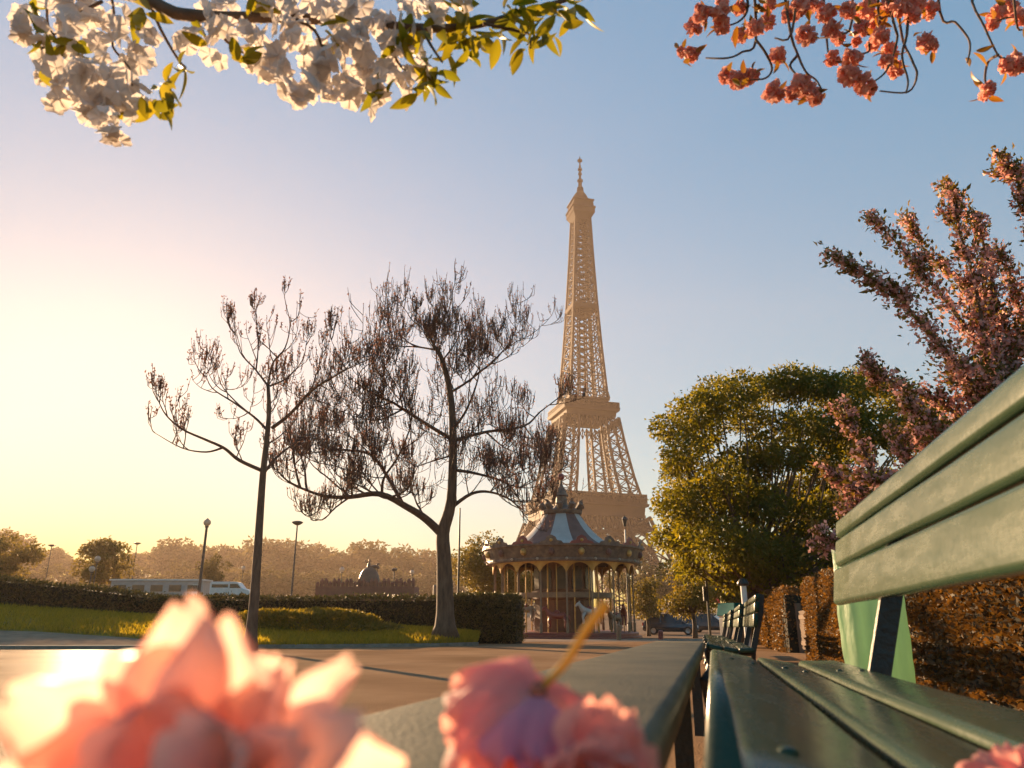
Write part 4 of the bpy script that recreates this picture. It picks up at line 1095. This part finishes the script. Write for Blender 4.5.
# ------------------------------------------------------------------ vehicles
def car(label, x, yb, Y, rz, paint, name='parked_car', L_=4.5, Hh=1.62, suv=True):
    b = place(x, yb, Y); t = thing(name, label, 'car', b, rz)
    W_ = 1.82
    def loftx(sec):
        m = MB(); n = len(sec[0][1])
        for xx, ring in sec: m.v += [(xx, y, z) for y, z in ring]
        for i in range(len(sec) - 1):
            for k in range(n):
                k2 = (k + 1) % n; m.f.append((i * n + k, i * n + k2, (i + 1) * n + k2, (i + 1) * n + k)); m.m.append(0)
        m.f.append(tuple(reversed(range(n)))); m.f.append(tuple((len(sec) - 1) * n + k for k in range(n))); m.m += [0, 0]
        return m
    def ring(hw, z0, z1): return [(-hw * .93, z0), (hw * .93, z0), (hw, (z0 + z1) / 2), (hw * .92, z1), (-hw * .92, z1), (-hw, (z0 + z1) / 2)]
    h2 = L_ / 2; bz = .92
    body = loftx([(-h2, ring(.72, .42, .75)), (-h2 + .12, ring(.84, .28, bz)), (-h2 + .8, ring(.91, .24, bz + .03)), (.55, ring(.91, .24, bz)), (h2 - .8, ring(.88, .24, .86)), (h2 - .15, ring(.78, .28, .72)), (h2, ring(.62, .38, .6))]).build('body', M[paint], t, bevel=.05)
    def ring4(hw0, hw1, z0, z1): return [(-hw0, z0), (hw0, z0), (hw1, z1), (-hw1, z1)]
    loftx([(-h2 + .16, ring4(.8, .79, bz - .02, bz + .02)), (-h2 + .5, ring4(.82, .66, bz - .02, Hh - .08)), (-.2, ring4(.84, .68, bz - .02, Hh)), (.35, ring4(.84, .66, bz - .02, Hh - .06)), (1.25, ring4(.82, .8, bz - .04, bz))]).build('window_band', M['glass'], t, bevel=.03)
    m = MB(); m.box((-.55, 0, Hh + .005), (2.0, 1.32, .05)); m.build('roof', M[paint], t, bevel=.02)
    for s in (-1, 1):
        for xx in (-.75, .38):
            m = MB(); m.bar((xx, s * .845, bz), (xx - .05, s * .69, Hh), .08, .05); m.build('pillar', M[paint], t)
        m = MB(); m.box((1.0, s * 1.0, bz + .08), (.14, .2, .14)); m.build('wing_mirror', M[paint], t, bevel=.03)
        m = MB(); m.box((h2 - .12, s * .6, .64), (.16, .3, .14)); m.build('headlight', M['white_metal'], t, bevel=.03)
        m = MB(); m.box((-h2 + .06, s * .66, .82), (.12, .22, .26)); m.build('tail_light', M['lens_red'], t, bevel=.02)
        for xx in (-1.35, 1.4):
            m = MB(); m.lathe([(.2, -.11), (.33, -.11), (.345, -.05), (.345, .05), (.33, .11), (.2, .11)], 20); wv = m.build('wheel', M['rubber'], t)
            wv.location = (xx, s * .83, .335); wv.rotation_euler = (R(90), 0, 0)
            m = MB(); m.lathe([(.0, .06), (.2, .09), (.21, .1), (.21, -.1), (0, -.06)], 12); m.build('rim', M['rim'], wv)
    return t
car('dark blue-grey estate car parked side on, right of the carousel', 671, 633, 64, R(-14), 'car')
car('brown parked car partly hidden behind the thin signal post', 711, 629, 70, R(-30), 'car2')
car('small dark car far behind the parked estate car', 690, 620, 95, R(10), 'car2')
# white van and long grey site building at the left
b = at(231, 598, 92); b.z = G(b.x, b.y); kz = ztop(582, 92, b)
t = thing('parked_van', 'white van with a dark windscreen parked beyond the hedge', 'van', b, R(3))
m = MB(); prof = [(-2.3, .35), (2.35, .35), (2.45, .75), (2.2, 1.05), (1.5, 1.2), (.9, kz - .1), (.6, kz), (-2.2, kz), (-2.35, kz - .15)]
m.prism([Vector((x, -.95, z)) for x, z in prof], (0, -.95, 0), (0, .95, 0)); m.build('body', M['white_metal'], t, bevel=.06)
m = MB(); m.prism([Vector((x, -.97, z)) for x, z in ((.0, 1.25), (1.3, 1.25), (.85, kz - .25), (.0, kz - .25))], (0, -.97, 0), (0, .97, 0)); m.build('cab_window', M['glass'], t)
m = MB(); m.prism([Vector((x, -.97, z)) for x, z in ((-2.1, 1.3), (-.2, 1.3), (-.2, kz - .3), (-2.1, kz - .3))], (0, -.97, 0), (0, .97, 0)); m.build('side_window', M['glass'], t)
for xx in (-1.5, 1.5):
    for s in (-.85, .85):
        m = MB(); m.lathe([(.1, -.12), (.36, -.12), (.38, 0), (.36, .12), (.1, .12)], 14); o = m.build('wheel', M['rubber'], t); o.location = (xx, s, .36); o.rotation_euler = (R(90), 0, 0)
b = at(160, 597, 100); b.z = G(b.x, b.y); kz = ztop(580, 100, b)
t = thing('site_cabin', 'long low pale grey cabin behind the left hedge', 'building', b, R(4))
m = MB(); m.box((0, 0, kz / 2 - .1), (11.5, 3, kz - .1)); m.build('wall', M['greyp'], t)
m = MB(); m.box((0, 0, kz - .04), (11.9, 3.4, .18)); m.build('roof', M['white_metal'], t)
for k in range(5):
    m = MB(); m.box((-4.6 + 2.3 * k, -1.52, kz * .58), (1.5, .08, .8)); m.build('window', M['glass'], t)
m = MB(); m.box((4.9, -1.52, kz * .4), (.9, .08, kz * .75)); m.build('door', M['white_metal'], t)

# ------------------------------------------------------------------ domed monument and people
def monument():
    Y = 100; b = at(368, 600, Y); b.z = G(b.x, b.y)
    t = thing('domed_monument', 'dark domed monument crowned by a bronze group, within a dark red parapet', 'monument', b)
    px = Y / F
    H = lambda y: ztop(y, Y, b, 368)
    m = MB(); zw = H(587); m.box((0, 0, zw / 2 - .1), (93 * px, 5, zw + .2)); w_ = m.build('parapet', M['brickred'], t)
    for k in range(24):
        x = (-45 + 90 * k / 23) * px; m = MB(); hh = .6 + .5 * abs(math.sin(k * 2.1)); m.tube([(x, -2.3, zw - .05), (x, -2.3, zw + hh * .6), (x, -2.3, zw + hh)], [.22, .28, .05], 7); m.build('finial', M['brickred'], w_)
    m = MB(); z0, z1 = H(586), H(568)
    m.lathe([(12 * px, zw - .3), (12 * px, z0), (11.5 * px, z0 + .1)] + [(10.5 * px * math.cos(a) ** .8, z0 + .1 + (z1 - z0) * math.sin(a)) for a in np.linspace(0, 1.35, 8)], 20); m.build('dome', M['bronze'], t, smooth=True)
    m = MB(); zs = z1 - .3
    q = .62
    def sp(x, y, z): return (x * q, y * q, zs + .1 + z * q)
    m.tube([sp(-.35, 0, -.3), sp(-.25, 0, .6), sp(-.15, 0, 1.2), sp(-.1, 0, 1.6)], [.42 * q, .36 * q, .34 * q, .14 * q], 8); m.ball(sp(-.1, 0, 1.85), .24 * q, 8, 6)
    m.tube([sp(-.2, 0, 1.3), sp(-.8, 0, 1.5), sp(-1.1, 0, 2.0)], [.14 * q, .1 * q, .07 * q], 6)
    m.tube([sp(-.2, .1, .5), sp(.7, .1, .55), sp(1.5, .1, .6), sp(2.1, .1, .3)], [.3 * q, .42 * q, .4 * q, .12 * q], 8)
    m.tube([sp(1.4, .1, .7), sp(1.7, .1, 1.2), sp(2.2, .1, 1.15)], [.26 * q, .2 * q, .1 * q], 7)
    for xx in (.6, 1.5): m.tube([sp(xx, .1, .5), sp(xx + .2, .1, -.5)], [.14 * q, .1 * q], 6)
    m.build('statue_group', M['bronze'], t, smooth=True)
monument()
def person(label, x, yb, Y, top, rz=0, h=1.7, stride=.12):
    b = place(x, yb, Y); t = thing('person', label, 'person', b, rz)
    V = [(0, 0, .93), (0, 0, 1.1), (0, 0, 1.32), (0, 0, 1.43), (0, .01, 1.52), (0, .02, 1.62), (.1, 0, .88), (.11, stride, .48), (.11, stride * .4, .07), (.11, stride * .4 + .14, .03),
         (-.1, 0, .88), (-.11, -stride, .48), (-.11, -stride * 1.8, .07), (-.11, -stride * 1.8 + .14, .03), (.19, 0, 1.38), (.25, -.03, 1.1), (.24, .08, .86), (-.19, 0, 1.38), (-.25, .04, 1.1), (-.24, .12, .87)]
    E = [(0, 1), (1, 2), (2, 3), (3, 4), (4, 5), (0, 6), (6, 7), (7, 8), (8, 9), (0, 10), (10, 11), (11, 12), (12, 13), (3, 14), (14, 15), (15, 16), (3, 17), (17, 18), (18, 19)]
    Rr = [.15, .14, .16, .1, .055, .1, .1, .07, .05, .04, .1, .07, .05, .04, .065, .05, .04, .065, .05, .04]
    me = bpy.data.meshes.new('body'); me.from_pydata(V, E, []); o = bpy.data.objects.new('body', me); COL.objects.link(o); o.parent = t
    me.materials.append(M[top])
    sk = o.modifiers.new('skin', 'SKIN'); s = o.modifiers.new('sub', 'SUBSURF'); s.levels = 1; s.render_levels = 1
    if not me.skin_vertices: me.attributes.new('skin', 'FLOAT', 'POINT') if False else None
    bm = bmesh.new(); bm.from_mesh(me); ly = bm.verts.layers.skin.verify(); bm.verts.ensure_lookup_table()
    for i, v in enumerate(bm.verts): v[ly].radius = (Rr[i], Rr[i] * .8); v[ly].use_root = (i == 0)
    bm.to_mesh(me); bm.free()
    m = MB(); m.ball((0, .02, 1.63), (.085, .1, .115), 10, 7); m.build('head', M['skin'], t, smooth=True)
    m = MB(); m.ball((0, .0, 1.67), (.095, .105, .1), 10, 7); m.build('hair', M['cloth'], t, smooth=True)
    return t
import bmesh
person('person in dark clothes standing left of a pair before the monument', 389, 602, 82, 'cloth', R(160))
person('person in a reddish top standing close on the right of another before the monument', 393, 602, 82, 'redcloth', R(200))

# ------------------------------------------------------------------ distant trees and shrubs
leafy0 = None
def far_tree_proto(seed, base, H, wd, lm='farleaf', n=26, per=34, leaf=1.5, label='', group=None, trunk=.5):
    cl = ball_clumps((0, 0, H * .62), (wd * .5, wd * .5, H * .40), n, H * .13, seed, inner=.2)
    return leafy_tree('far_tree', label, base, H, cl, trunk, lm, leaf, per, group)
GL = 'trees along the far skyline'
LAB = 'hazy rounded tree in the skyline row of trees beyond the gardens'
protos = [far_tree_proto(s, Vector((0, 0, 0)), 16, 14, label=LAB, group=GL, per=30, leaf=1.1) for s in (1, 2, 3)]
fr_ = random.Random(8); cnt = 0
def hillz(x, y):
    i = min(range(len(hx)), key=lambda k: abs(hx[k] - x)); ys_ = (470, 500, 560, 640, 720); zz = [hb.v[j * len(hx) + i][2] for j in range(5)]
    return float(np.interp(y, ys_, zz)) if y > 470 else G(x, y)
def far_tree(x, Y, ytop, wscale=1.0):
    global cnt
    p = at(x, 600, Y); p.z = hillz(p.x, p.y)
    H = at(x, ytop, Y).z - p.z
    if H < 4: H = 4
    pr = protos[cnt % 3]; s = H / 16.0; rz = fr_.uniform(0, 6.28)
    if cnt < 3: pr.location = p; pr.rotation_euler = (0, 0, rz); pr.scale = (s * wscale, s * wscale, s)
    else: dup(pr, p, rz, scale=(s * wscale, s * wscale, s))
    cnt += 1
sky_line = [(-60, 530), (-30, 532), (0, 534), (12, 545), (28, 553), (45, 552), (60, 556), (110, 556), (125, 554), (140, 551), (158, 547), (172, 541), (185, 542), (200, 548), (215, 549), (232, 545), (250, 543), (265, 541), (280, 543), (300, 544), (318, 548), (338, 551), (355, 549), (368, 546), (382, 547), (398, 551), (415, 554), (432, 556), (450, 558), (470, 560), (490, 563)]
for x, y in sky_line:
    far_tree(x, fr_.uniform(500, 600), y + fr_.uniform(-2, 2), fr_.uniform(1.0, 1.5))
for x, y in [(-40, 560), (-10, 565), (20, 566), (45, 570), (125, 570), (150, 572), (175, 566), (205, 570), (235, 566), (262, 568), (290, 570), (320, 568), (350, 572), (390, 570), (420, 572), (445, 575)]:
    far_tree(x, fr_.uniform(300, 400), y + fr_.uniform(-3, 3), fr_.uniform(1.2, 1.7))
for x, y in [(520, 575), (545, 578), (640, 560), (655, 572), (672, 566), (690, 572), (705, 560), (730, 565), (760, 560), (665, 585), (685, 588), (800, 560), (850, 560)]:
    far_tree(x, fr_.uniform(180, 380), y, fr_.uniform(1.0, 1.4))
def nearer_tree(label, x, yb, ytop, Y, wd, lm, leaf, per, seed, n=26):
    p = place(x, yb, Y); H = ztop(ytop, Y, p, x)
    cl = ball_clumps((0, 0, H * .6), (wd / 2, wd / 2, H * .42), n, wd * .2, seed, inner=.1)
    leafy_tree('leafy_tree', label, p, H, cl, .14, lm, leaf, per)
nearer_tree('golden backlit tree standing between the pair of globe lamps and the skyline', 98, 600, 542, 110, 6.0, 'yellowleaf', .4, 160, 11)
nearer_tree('rounded golden tree at the far left edge above the hedge', -4, 600, 532, 100, 6.5, 'yellowleaf', .4, 160, 12)
nearer_tree('small dark tree above the white van', 213, 598, 556, 120, 5.0, 'farleaf', .4, 150, 13, 14)
nearer_tree('yellow-leaved tree behind the left side of the carousel', 497, 610, 532, 62, 6.0, 'yellowleaf', .22, 330, 14, 34)
nearer_tree('yellow shrubby tree seen past the right posts of the carousel', 648, 620, 578, 60, 2.6, 'yellowleaf', .2, 420, 15)
nearer_tree('small green-yellow tree left of the signal post', 694, 620, 560, 48, 3.4, 'mound', .2, 420, 16)
nearer_tree('yellow-green tree at the far end of the orange hedge', 742, 620, 560, 34, 2.2, 'mound', .15, 700, 17)
# ------------------------------------------------------------------ blossom branches overhead
def flower_mesh(name, m, size, seed, n=5):
    rnd = random.Random(seed); b = MB()
    for k in range(n):
        a = 2 * math.pi * k / n + rnd.gauss(0, .1); el = rnd.uniform(.05, .35)
        d = Vector((math.cos(a) * math.cos(el), math.sin(a) * math.cos(el), math.sin(el))); up = Vector((-math.cos(a) * math.sin(el), -math.sin(a) * math.sin(el), math.cos(el)))
        petal(b, d * size * .05, d, up, size * rnd.uniform(.9, 1.1), size * .92, .2, rnd.uniform(-.06, .1), .03, rnd, 5, 4)
    me = bpy.data.meshes.new(name); me.from_pydata(b.v, [], b.f); me.materials.append(M[m]); me.polygons.foreach_set('use_smooth', [True] * len(b.f)); me.update()
    return me
def pom_mesh(name, m, size, seed, n=34):
    rnd = random.Random(seed); b = MB()
    for k in range(n):
        z = 1 - 2 * (k + .5) / n; a = k * 2.399; r = math.sqrt(1 - z * z)
        d = (Vector((r * math.cos(a), r * math.sin(a), z)) + Vector((rnd.gauss(0, .2), rnd.gauss(0, .2), rnd.gauss(0, .2)))).normalized()
        t_ = d.orthogonal().normalized(); t_.rotate(Quaternion(d, rnd.uniform(0, 6.28)))
        petal(b, d * size * .25 - t_ * size * .1, (d * .75 + t_ * .6), t_, size * rnd.uniform(.6, .8), size * .75, .3, rnd.uniform(-.1, .3), .08, rnd, 3, 4)
    me = bpy.data.meshes.new(name); me.from_pydata(b.v, [], b.f); me.materials.append(M[m]); me.polygons.foreach_set('use_smooth', [True] * len(b.f)); me.update()
    return me
def rand_rot(rnd): return Quaternion((rnd.gauss(0, 1), rnd.gauss(0, 1), rnd.gauss(0, 1), rnd.gauss(0, 1))).normalized().to_euler()
def leaf_blades(name, items, m, parent):
    """items: (base, direction, length, width); folded leaves"""
    b = MB(); rnd = random.Random(2)
    for p, d, ln, wd in items:
        d = Vector(d).normalized(); s = d.orthogonal().normalized(); s.rotate(Quaternion(d, rnd.uniform(0, 6.28))); n = s.cross(d)
        o = len(b.v); K = 6
        for i in range(K + 1):
            u = i / K; wv = wd * .5 * math.sin(math.pi * min(1, .04 + u * .96)) ** .8 * (1 - .35 * u)
            c = Vector(p) + d * ln * u - n * ln * .22 * u * u
            b.v += [tuple(c - s * wv + n * wv * .5), tuple(c), tuple(c + s * wv + n * wv * .5)]
        for i in range(K):
            for j in range(2):
                a = o + i * 3 + j; b.f.append((a, a + 1, a + 4, a + 3)); b.m.append(0)
    return b.build(name, M[m], parent, smooth=True)
def white_branch():
    Y = 1.25; rnd = random.Random(21)
    base = Vector((-1.9, -1.1, 0)); base.z = -SLOPE * base.y
    t = thing('white_cherry_tree', 'white blossoming cherry whose bough hangs into view overhead at the left', 'tree', base)
    L = lambda x, y, d=0: at(x, y, Y + d) - base
    fork = Vector((.1, .1, 1.9))
    b = MB(); b.tube([Vector((0, 0, -.1)), Vector((.05, 0, 1.0)), fork], [.12, .09, .075], 10); b.build('trunk', M['bark'], t, smooth=True)
    b = MB()
    bough = smooth_pts([fork, fork + Vector((.5, .9, .35)), L(30, -80, .1), L(150, 0, 0), L(200, 16, 0), L(300, 18, .05), L(420, 28, 0), L(480, 24, .05), L(545, 6, .08), L(585, -6, .1)], 4)
    n = len(bough); b.tube(bough, [.015 * (1 - i / n) ** .7 + .0025 for i in range(n)], 7)
    for pts in ([(30, -80), (95, -20), (110, 30), (118, 60), (130, 85)], [(60, -50), (40, 0), (45, 40)], [(200, 16), (235, 40), (262, 62)], [(300, 18), (330, 50), (345, 75)], [(420, 28), (440, 60)], [(95, 0), (60, 30), (40, 50)], [(480, 24), (520, 30), (532, 48)], [(150, 0), (175, 60), (178, 72)], [(380, 25), (400, 60), (410, 75)]):
        q = smooth_pts([L(x + rnd.gauss(0, 4), y, rnd.uniform(-.05, .05)) for x, y in pts for _ in (0,)], 2); q = smooth_pts([p + Vector((rnd.gauss(0, .006), 0, rnd.gauss(0, .004))) for p in q], 3); b.tube(q, [.004 * (1 - .6 * i / len(q)) for i in range(len(q))], 6)
    b.build('bough', M['bark'], t, smooth=True)
    meshes = [flower_mesh('white_flower', 'white_petal', .0265, s) for s in range(5)]
    pos = []
    for x, y, r, n in ((75, 55, 48, 17), (110, 98, 38, 17), (70, 88, 34, 12), (140, 48, 24, 7), (92, 12, 40, 12), (18, 22, 16, 5), (60, 20, 26, 7), (112, 122, 22, 7), (215, 25, 26, 8), (262, 20, 34, 11), (262, 52, 30, 10), (300, 70, 32, 12), (335, 62, 32, 13),
                       (320, 28, 36, 12), (372, 84, 24, 9), (372, 48, 34, 12), (352, 14, 26, 8), (405, 62, 22, 7), (420, 12, 30, 7), (450, 6, 22, 4), (295, 88, 14, 4), (345, 92, 16, 5), (208, 58, 6, 1), (222, 60, 5, 1), (184, 38, 12, 3), (410, 88, 12, 2), (300, 8, 30, 8)):
        for _ in range(int(n * 1.9)):
            a = rnd.uniform(0, 6.28); rr = r * math.sqrt(rnd.random())
            pos.append((x + rr * math.cos(a), y + rr * math.sin(a), rnd.uniform(-1, 1) * r * Y / F * .9))
    rnd.shuffle(pos)
    stuffb = []
    for i, (x, y, d) in enumerate(pos):
        p = L(x, y, d); me = meshes[i % 5]
        if i < 100:
            o = bpy.data.objects.new('blossom', me); COL.objects.link(o); o.parent = t; o.location = p; o.rotation_euler = rand_rot(rnd); o.scale = (rnd.uniform(.8, 1.15),) * 3
        else: stuffb.append((p, me, rand_rot(rnd).to_matrix() * rnd.uniform(.75, 1.1)))
    b = MB()
    for p, me, mt in stuffb:
        b.add([p + mt @ v.co for v in me.vertices], [tuple(f.vertices) for f in me.polygons])
    b.build('blossoms', M['white_petal'], t, smooth=True)['kind'] = 'stuff'
    items = []
    for x, y, n, sp in ((40, 38, 4, 14), (45, 62, 3, 8), (140, 14, 3, 8), (72, 48, 3, 10), (165, 82, 4, 12), (178, 68, 2, 6), (150, 108, 4, 10), (245, 56, 3, 8), (205, 40, 1, 4), (325, 35, 3, 16), (400, 40, 5, 12), (412, 30, 4, 10), (425, 62, 4, 10), (440, 76, 4, 10), (422, 88, 3, 8), (385, 92, 2, 5),
                         (455, 40, 5, 12), (475, 45, 4, 12), (468, 12, 4, 12), (495, 32, 4, 10), (508, 12, 4, 10), (530, 45, 4, 7), (540, 25, 4, 10), (560, 14, 4, 10), (578, 6, 3, 8), (450, 20, 4, 12), (30, 10, 3, 10), (255, 8, 3, 14), (525, 8, 4, 12)):
        for _ in range(int(n * 1.9 + .5)):
            items.append((L(x + rnd.gauss(0, sp * .6), y + rnd.gauss(0, sp * .6), rnd.uniform(-.04, .04)), (rnd.gauss(.2, .7), rnd.gauss(0, .6), rnd.gauss(-.35, .5)), rnd.uniform(.04, .072), rnd.uniform(.02, .032)))
    leaf_blades('foliage', items, 'yleaf', t)
white_branch()
def pink_tree():
    Y = 1.7; rnd = random.Random(33)
    base = Vector((2.3, -.9, 0)); base.z = -SLOPE * base.y
    t = thing('pink_cherry_tree', 'coral pink double cherry whose drooping twigs hang into view overhead at the right', 'tree', base)
    L = lambda x, y, d=0: at(x, y, Y + d) - base
    fork = Vector((-.05, .1, 2.0))
    b = MB(); b.tube([Vector((0, 0, -.1)), Vector((.03, 0, 1.0)), fork], [.11, .085, .07], 10); b.build('trunk', M['bark'], t, smooth=True)
    b = MB()
    b.tube(smooth_pts([fork, fork + Vector((-.3, .9, .7)), L(900, -110, 0), L(830, -60, 0), L(760, -40, 0), L(720, -30, 0)], 4), [.05 * (1 - .8 * i / 20) for i in range(21)], 8)
    b.tube(smooth_pts([fork + Vector((-.2, .6, .5)), L(1000, -120, 0), L(1010, -60, 0), L(1010, -10, 0)], 4), [.03 * (1 - .8 * i / 12) for i in range(13)], 7)
    tw = [[(740, -35), (748, 5), (738, 22), (715, 28)], [(752, -35), (756, 40), (742, 52), (728, 58), (706, 58)], [(756, 40), (765, 52), (772, 68), (766, 78), (750, 80)], [(780, -40), (790, 30), (798, 55), (806, 72), (816, 80), (822, 90)],
          [(820, -50), (826, 30), (828, 52)], [(860, -70), (880, 10), (870, 40), (868, 52), (850, 54)], [(895, -90), (900, 25), (912, 60), (917, 75), (908, 92), (880, 91)], [(905, -90), (908, 20), (902, 55), (908, 80), (906, 93)],
          [(870, -70), (893, 20), (897, 40), (887, 70), (870, 84)], [(930, -100), (940, 12), (955, 22), (968, 38), (970, 50), (967, 63)], [(1000, -60), (972, -8), (985, 28), (998, 55), (1005, 58)], [(998, 55), (988, 62), (985, 80), (990, 92)],
          [(1010, -60), (1016, 20), (1022, 30)], [(800, -50), (792, 32), (775, 38)], [(850, -70), (852, 20), (838, 35), (820, 38)], [(880, -90), (878, 10), (886, 16)], [(1040, -60), (1045, 30), (1024, 70), (1008, 62)], [(798, 55), (790, 66), (800, 78)]]
    for pts in tw:
        q = smooth_pts([L(x, y, rnd.uniform(-.06, .06)) for x, y in pts], 4); b.tube(q, [.0045 * (1 - .55 * i / len(q)) for i in range(len(q))], 6)
    b.build('boughs', M['bark'], t, smooth=True)
    meshes = [pom_mesh('double_flower', 'coral_petal', .036, s) for s in range(4)]
    poms = [(702, 14, 1), (694, 26, 1), (720, 12, 1), (722, 26, .9), (692, 54, .9), (682, 52, .6), (740, 36, .9), (755, 28, 1), (768, 22, .9), (778, 56, 1), (728, 76, 1), (745, 78, 1), (736, 82, .9), (752, 76, .8), (774, 92, 1.1), (790, 94, .9), (800, 84, 1), (808, 92, 1.1), (815, 98, .8), (806, 35, 1.05), (826, 14, 1),
             (832, 30, 1), (838, 38, .8), (790, 14, 1), (800, 6, 1), (852, 58, 1), (832, 58, .9), (850, 76, 1.1), (864, 84, 1.05), (870, 90, .8), (845, 72, .8), (866, 10, 1.2), (876, 22, 1.1), (862, 28, .9), (880, 36, 1.0), (890, 52, 1), (896, 70, .9), (886, 62, .8), (900, 8, 1.1), (912, 16, .9), (930, 10, 1), (926, 42, 1), (932, 46, .7), (888, 6, 1),
             (848, 10, .9), (740, 8, .8), (815, 4, .9), (997, 14, 1), (1008, 8, 1.1), (992, 24, .7), (1018, 18, 1), (1006, 66, .8), (1018, 66, 1), (1014, 58, .7), (988, 90, .85), (984, 96, .6), (918, 2, 1), (770, 6, .8), (722, 4, .8), (872, 46, .7), (856, 42, .6)]
    for i, (x, y, s) in enumerate(poms):
        o = bpy.data.objects.new('blossom', meshes[i % 4]); COL.objects.link(o); o.parent = t; o.location = L(x, y, rnd.uniform(-.08, .08)); o.rotation_euler = rand_rot(rnd); o.scale = (s * .98,) * 3
    items = []
    for x, y, s in poms:
        for _ in range(rnd.choice((1, 2, 2, 3))):
            a = rnd.uniform(0, 6.28); items.append((L(x + 5 * math.cos(a), y + 5 * math.sin(a), rnd.uniform(-.03, .03)), (math.cos(a), rnd.gauss(0, .4), -math.sin(a) + .2), rnd.uniform(.028, .045), rnd.uniform(.014, .02)))
    for x, y in ((745, 15), (757, 10), (752, 20), (800, 12), (840, 6), (765, 12), (866, 16), (1020, 28), (973, 55), (968, 60), (925, 35)):
        for _ in range(2): items.append((L(x + rnd.gauss(0, 6), y + rnd.gauss(0, 5), rnd.uniform(-.04, .04)), (rnd.gauss(0, .7), rnd.gauss(0, .6), rnd.gauss(-.3, .5)), rnd.uniform(.04, .06), rnd.uniform(.018, .024)))
    leaf_blades('foliage', items, 'bronze', t)
M['bronze_leaf'] = M['bronze']
M['bronze'] = mat('bronze_young_leaf', [(.16, .08, .01), (.28, .14, .02), (.22, .17, .02)], 12, .4, transl=.5, tcol=(1.3, 1.0, .5))
pink_tree()
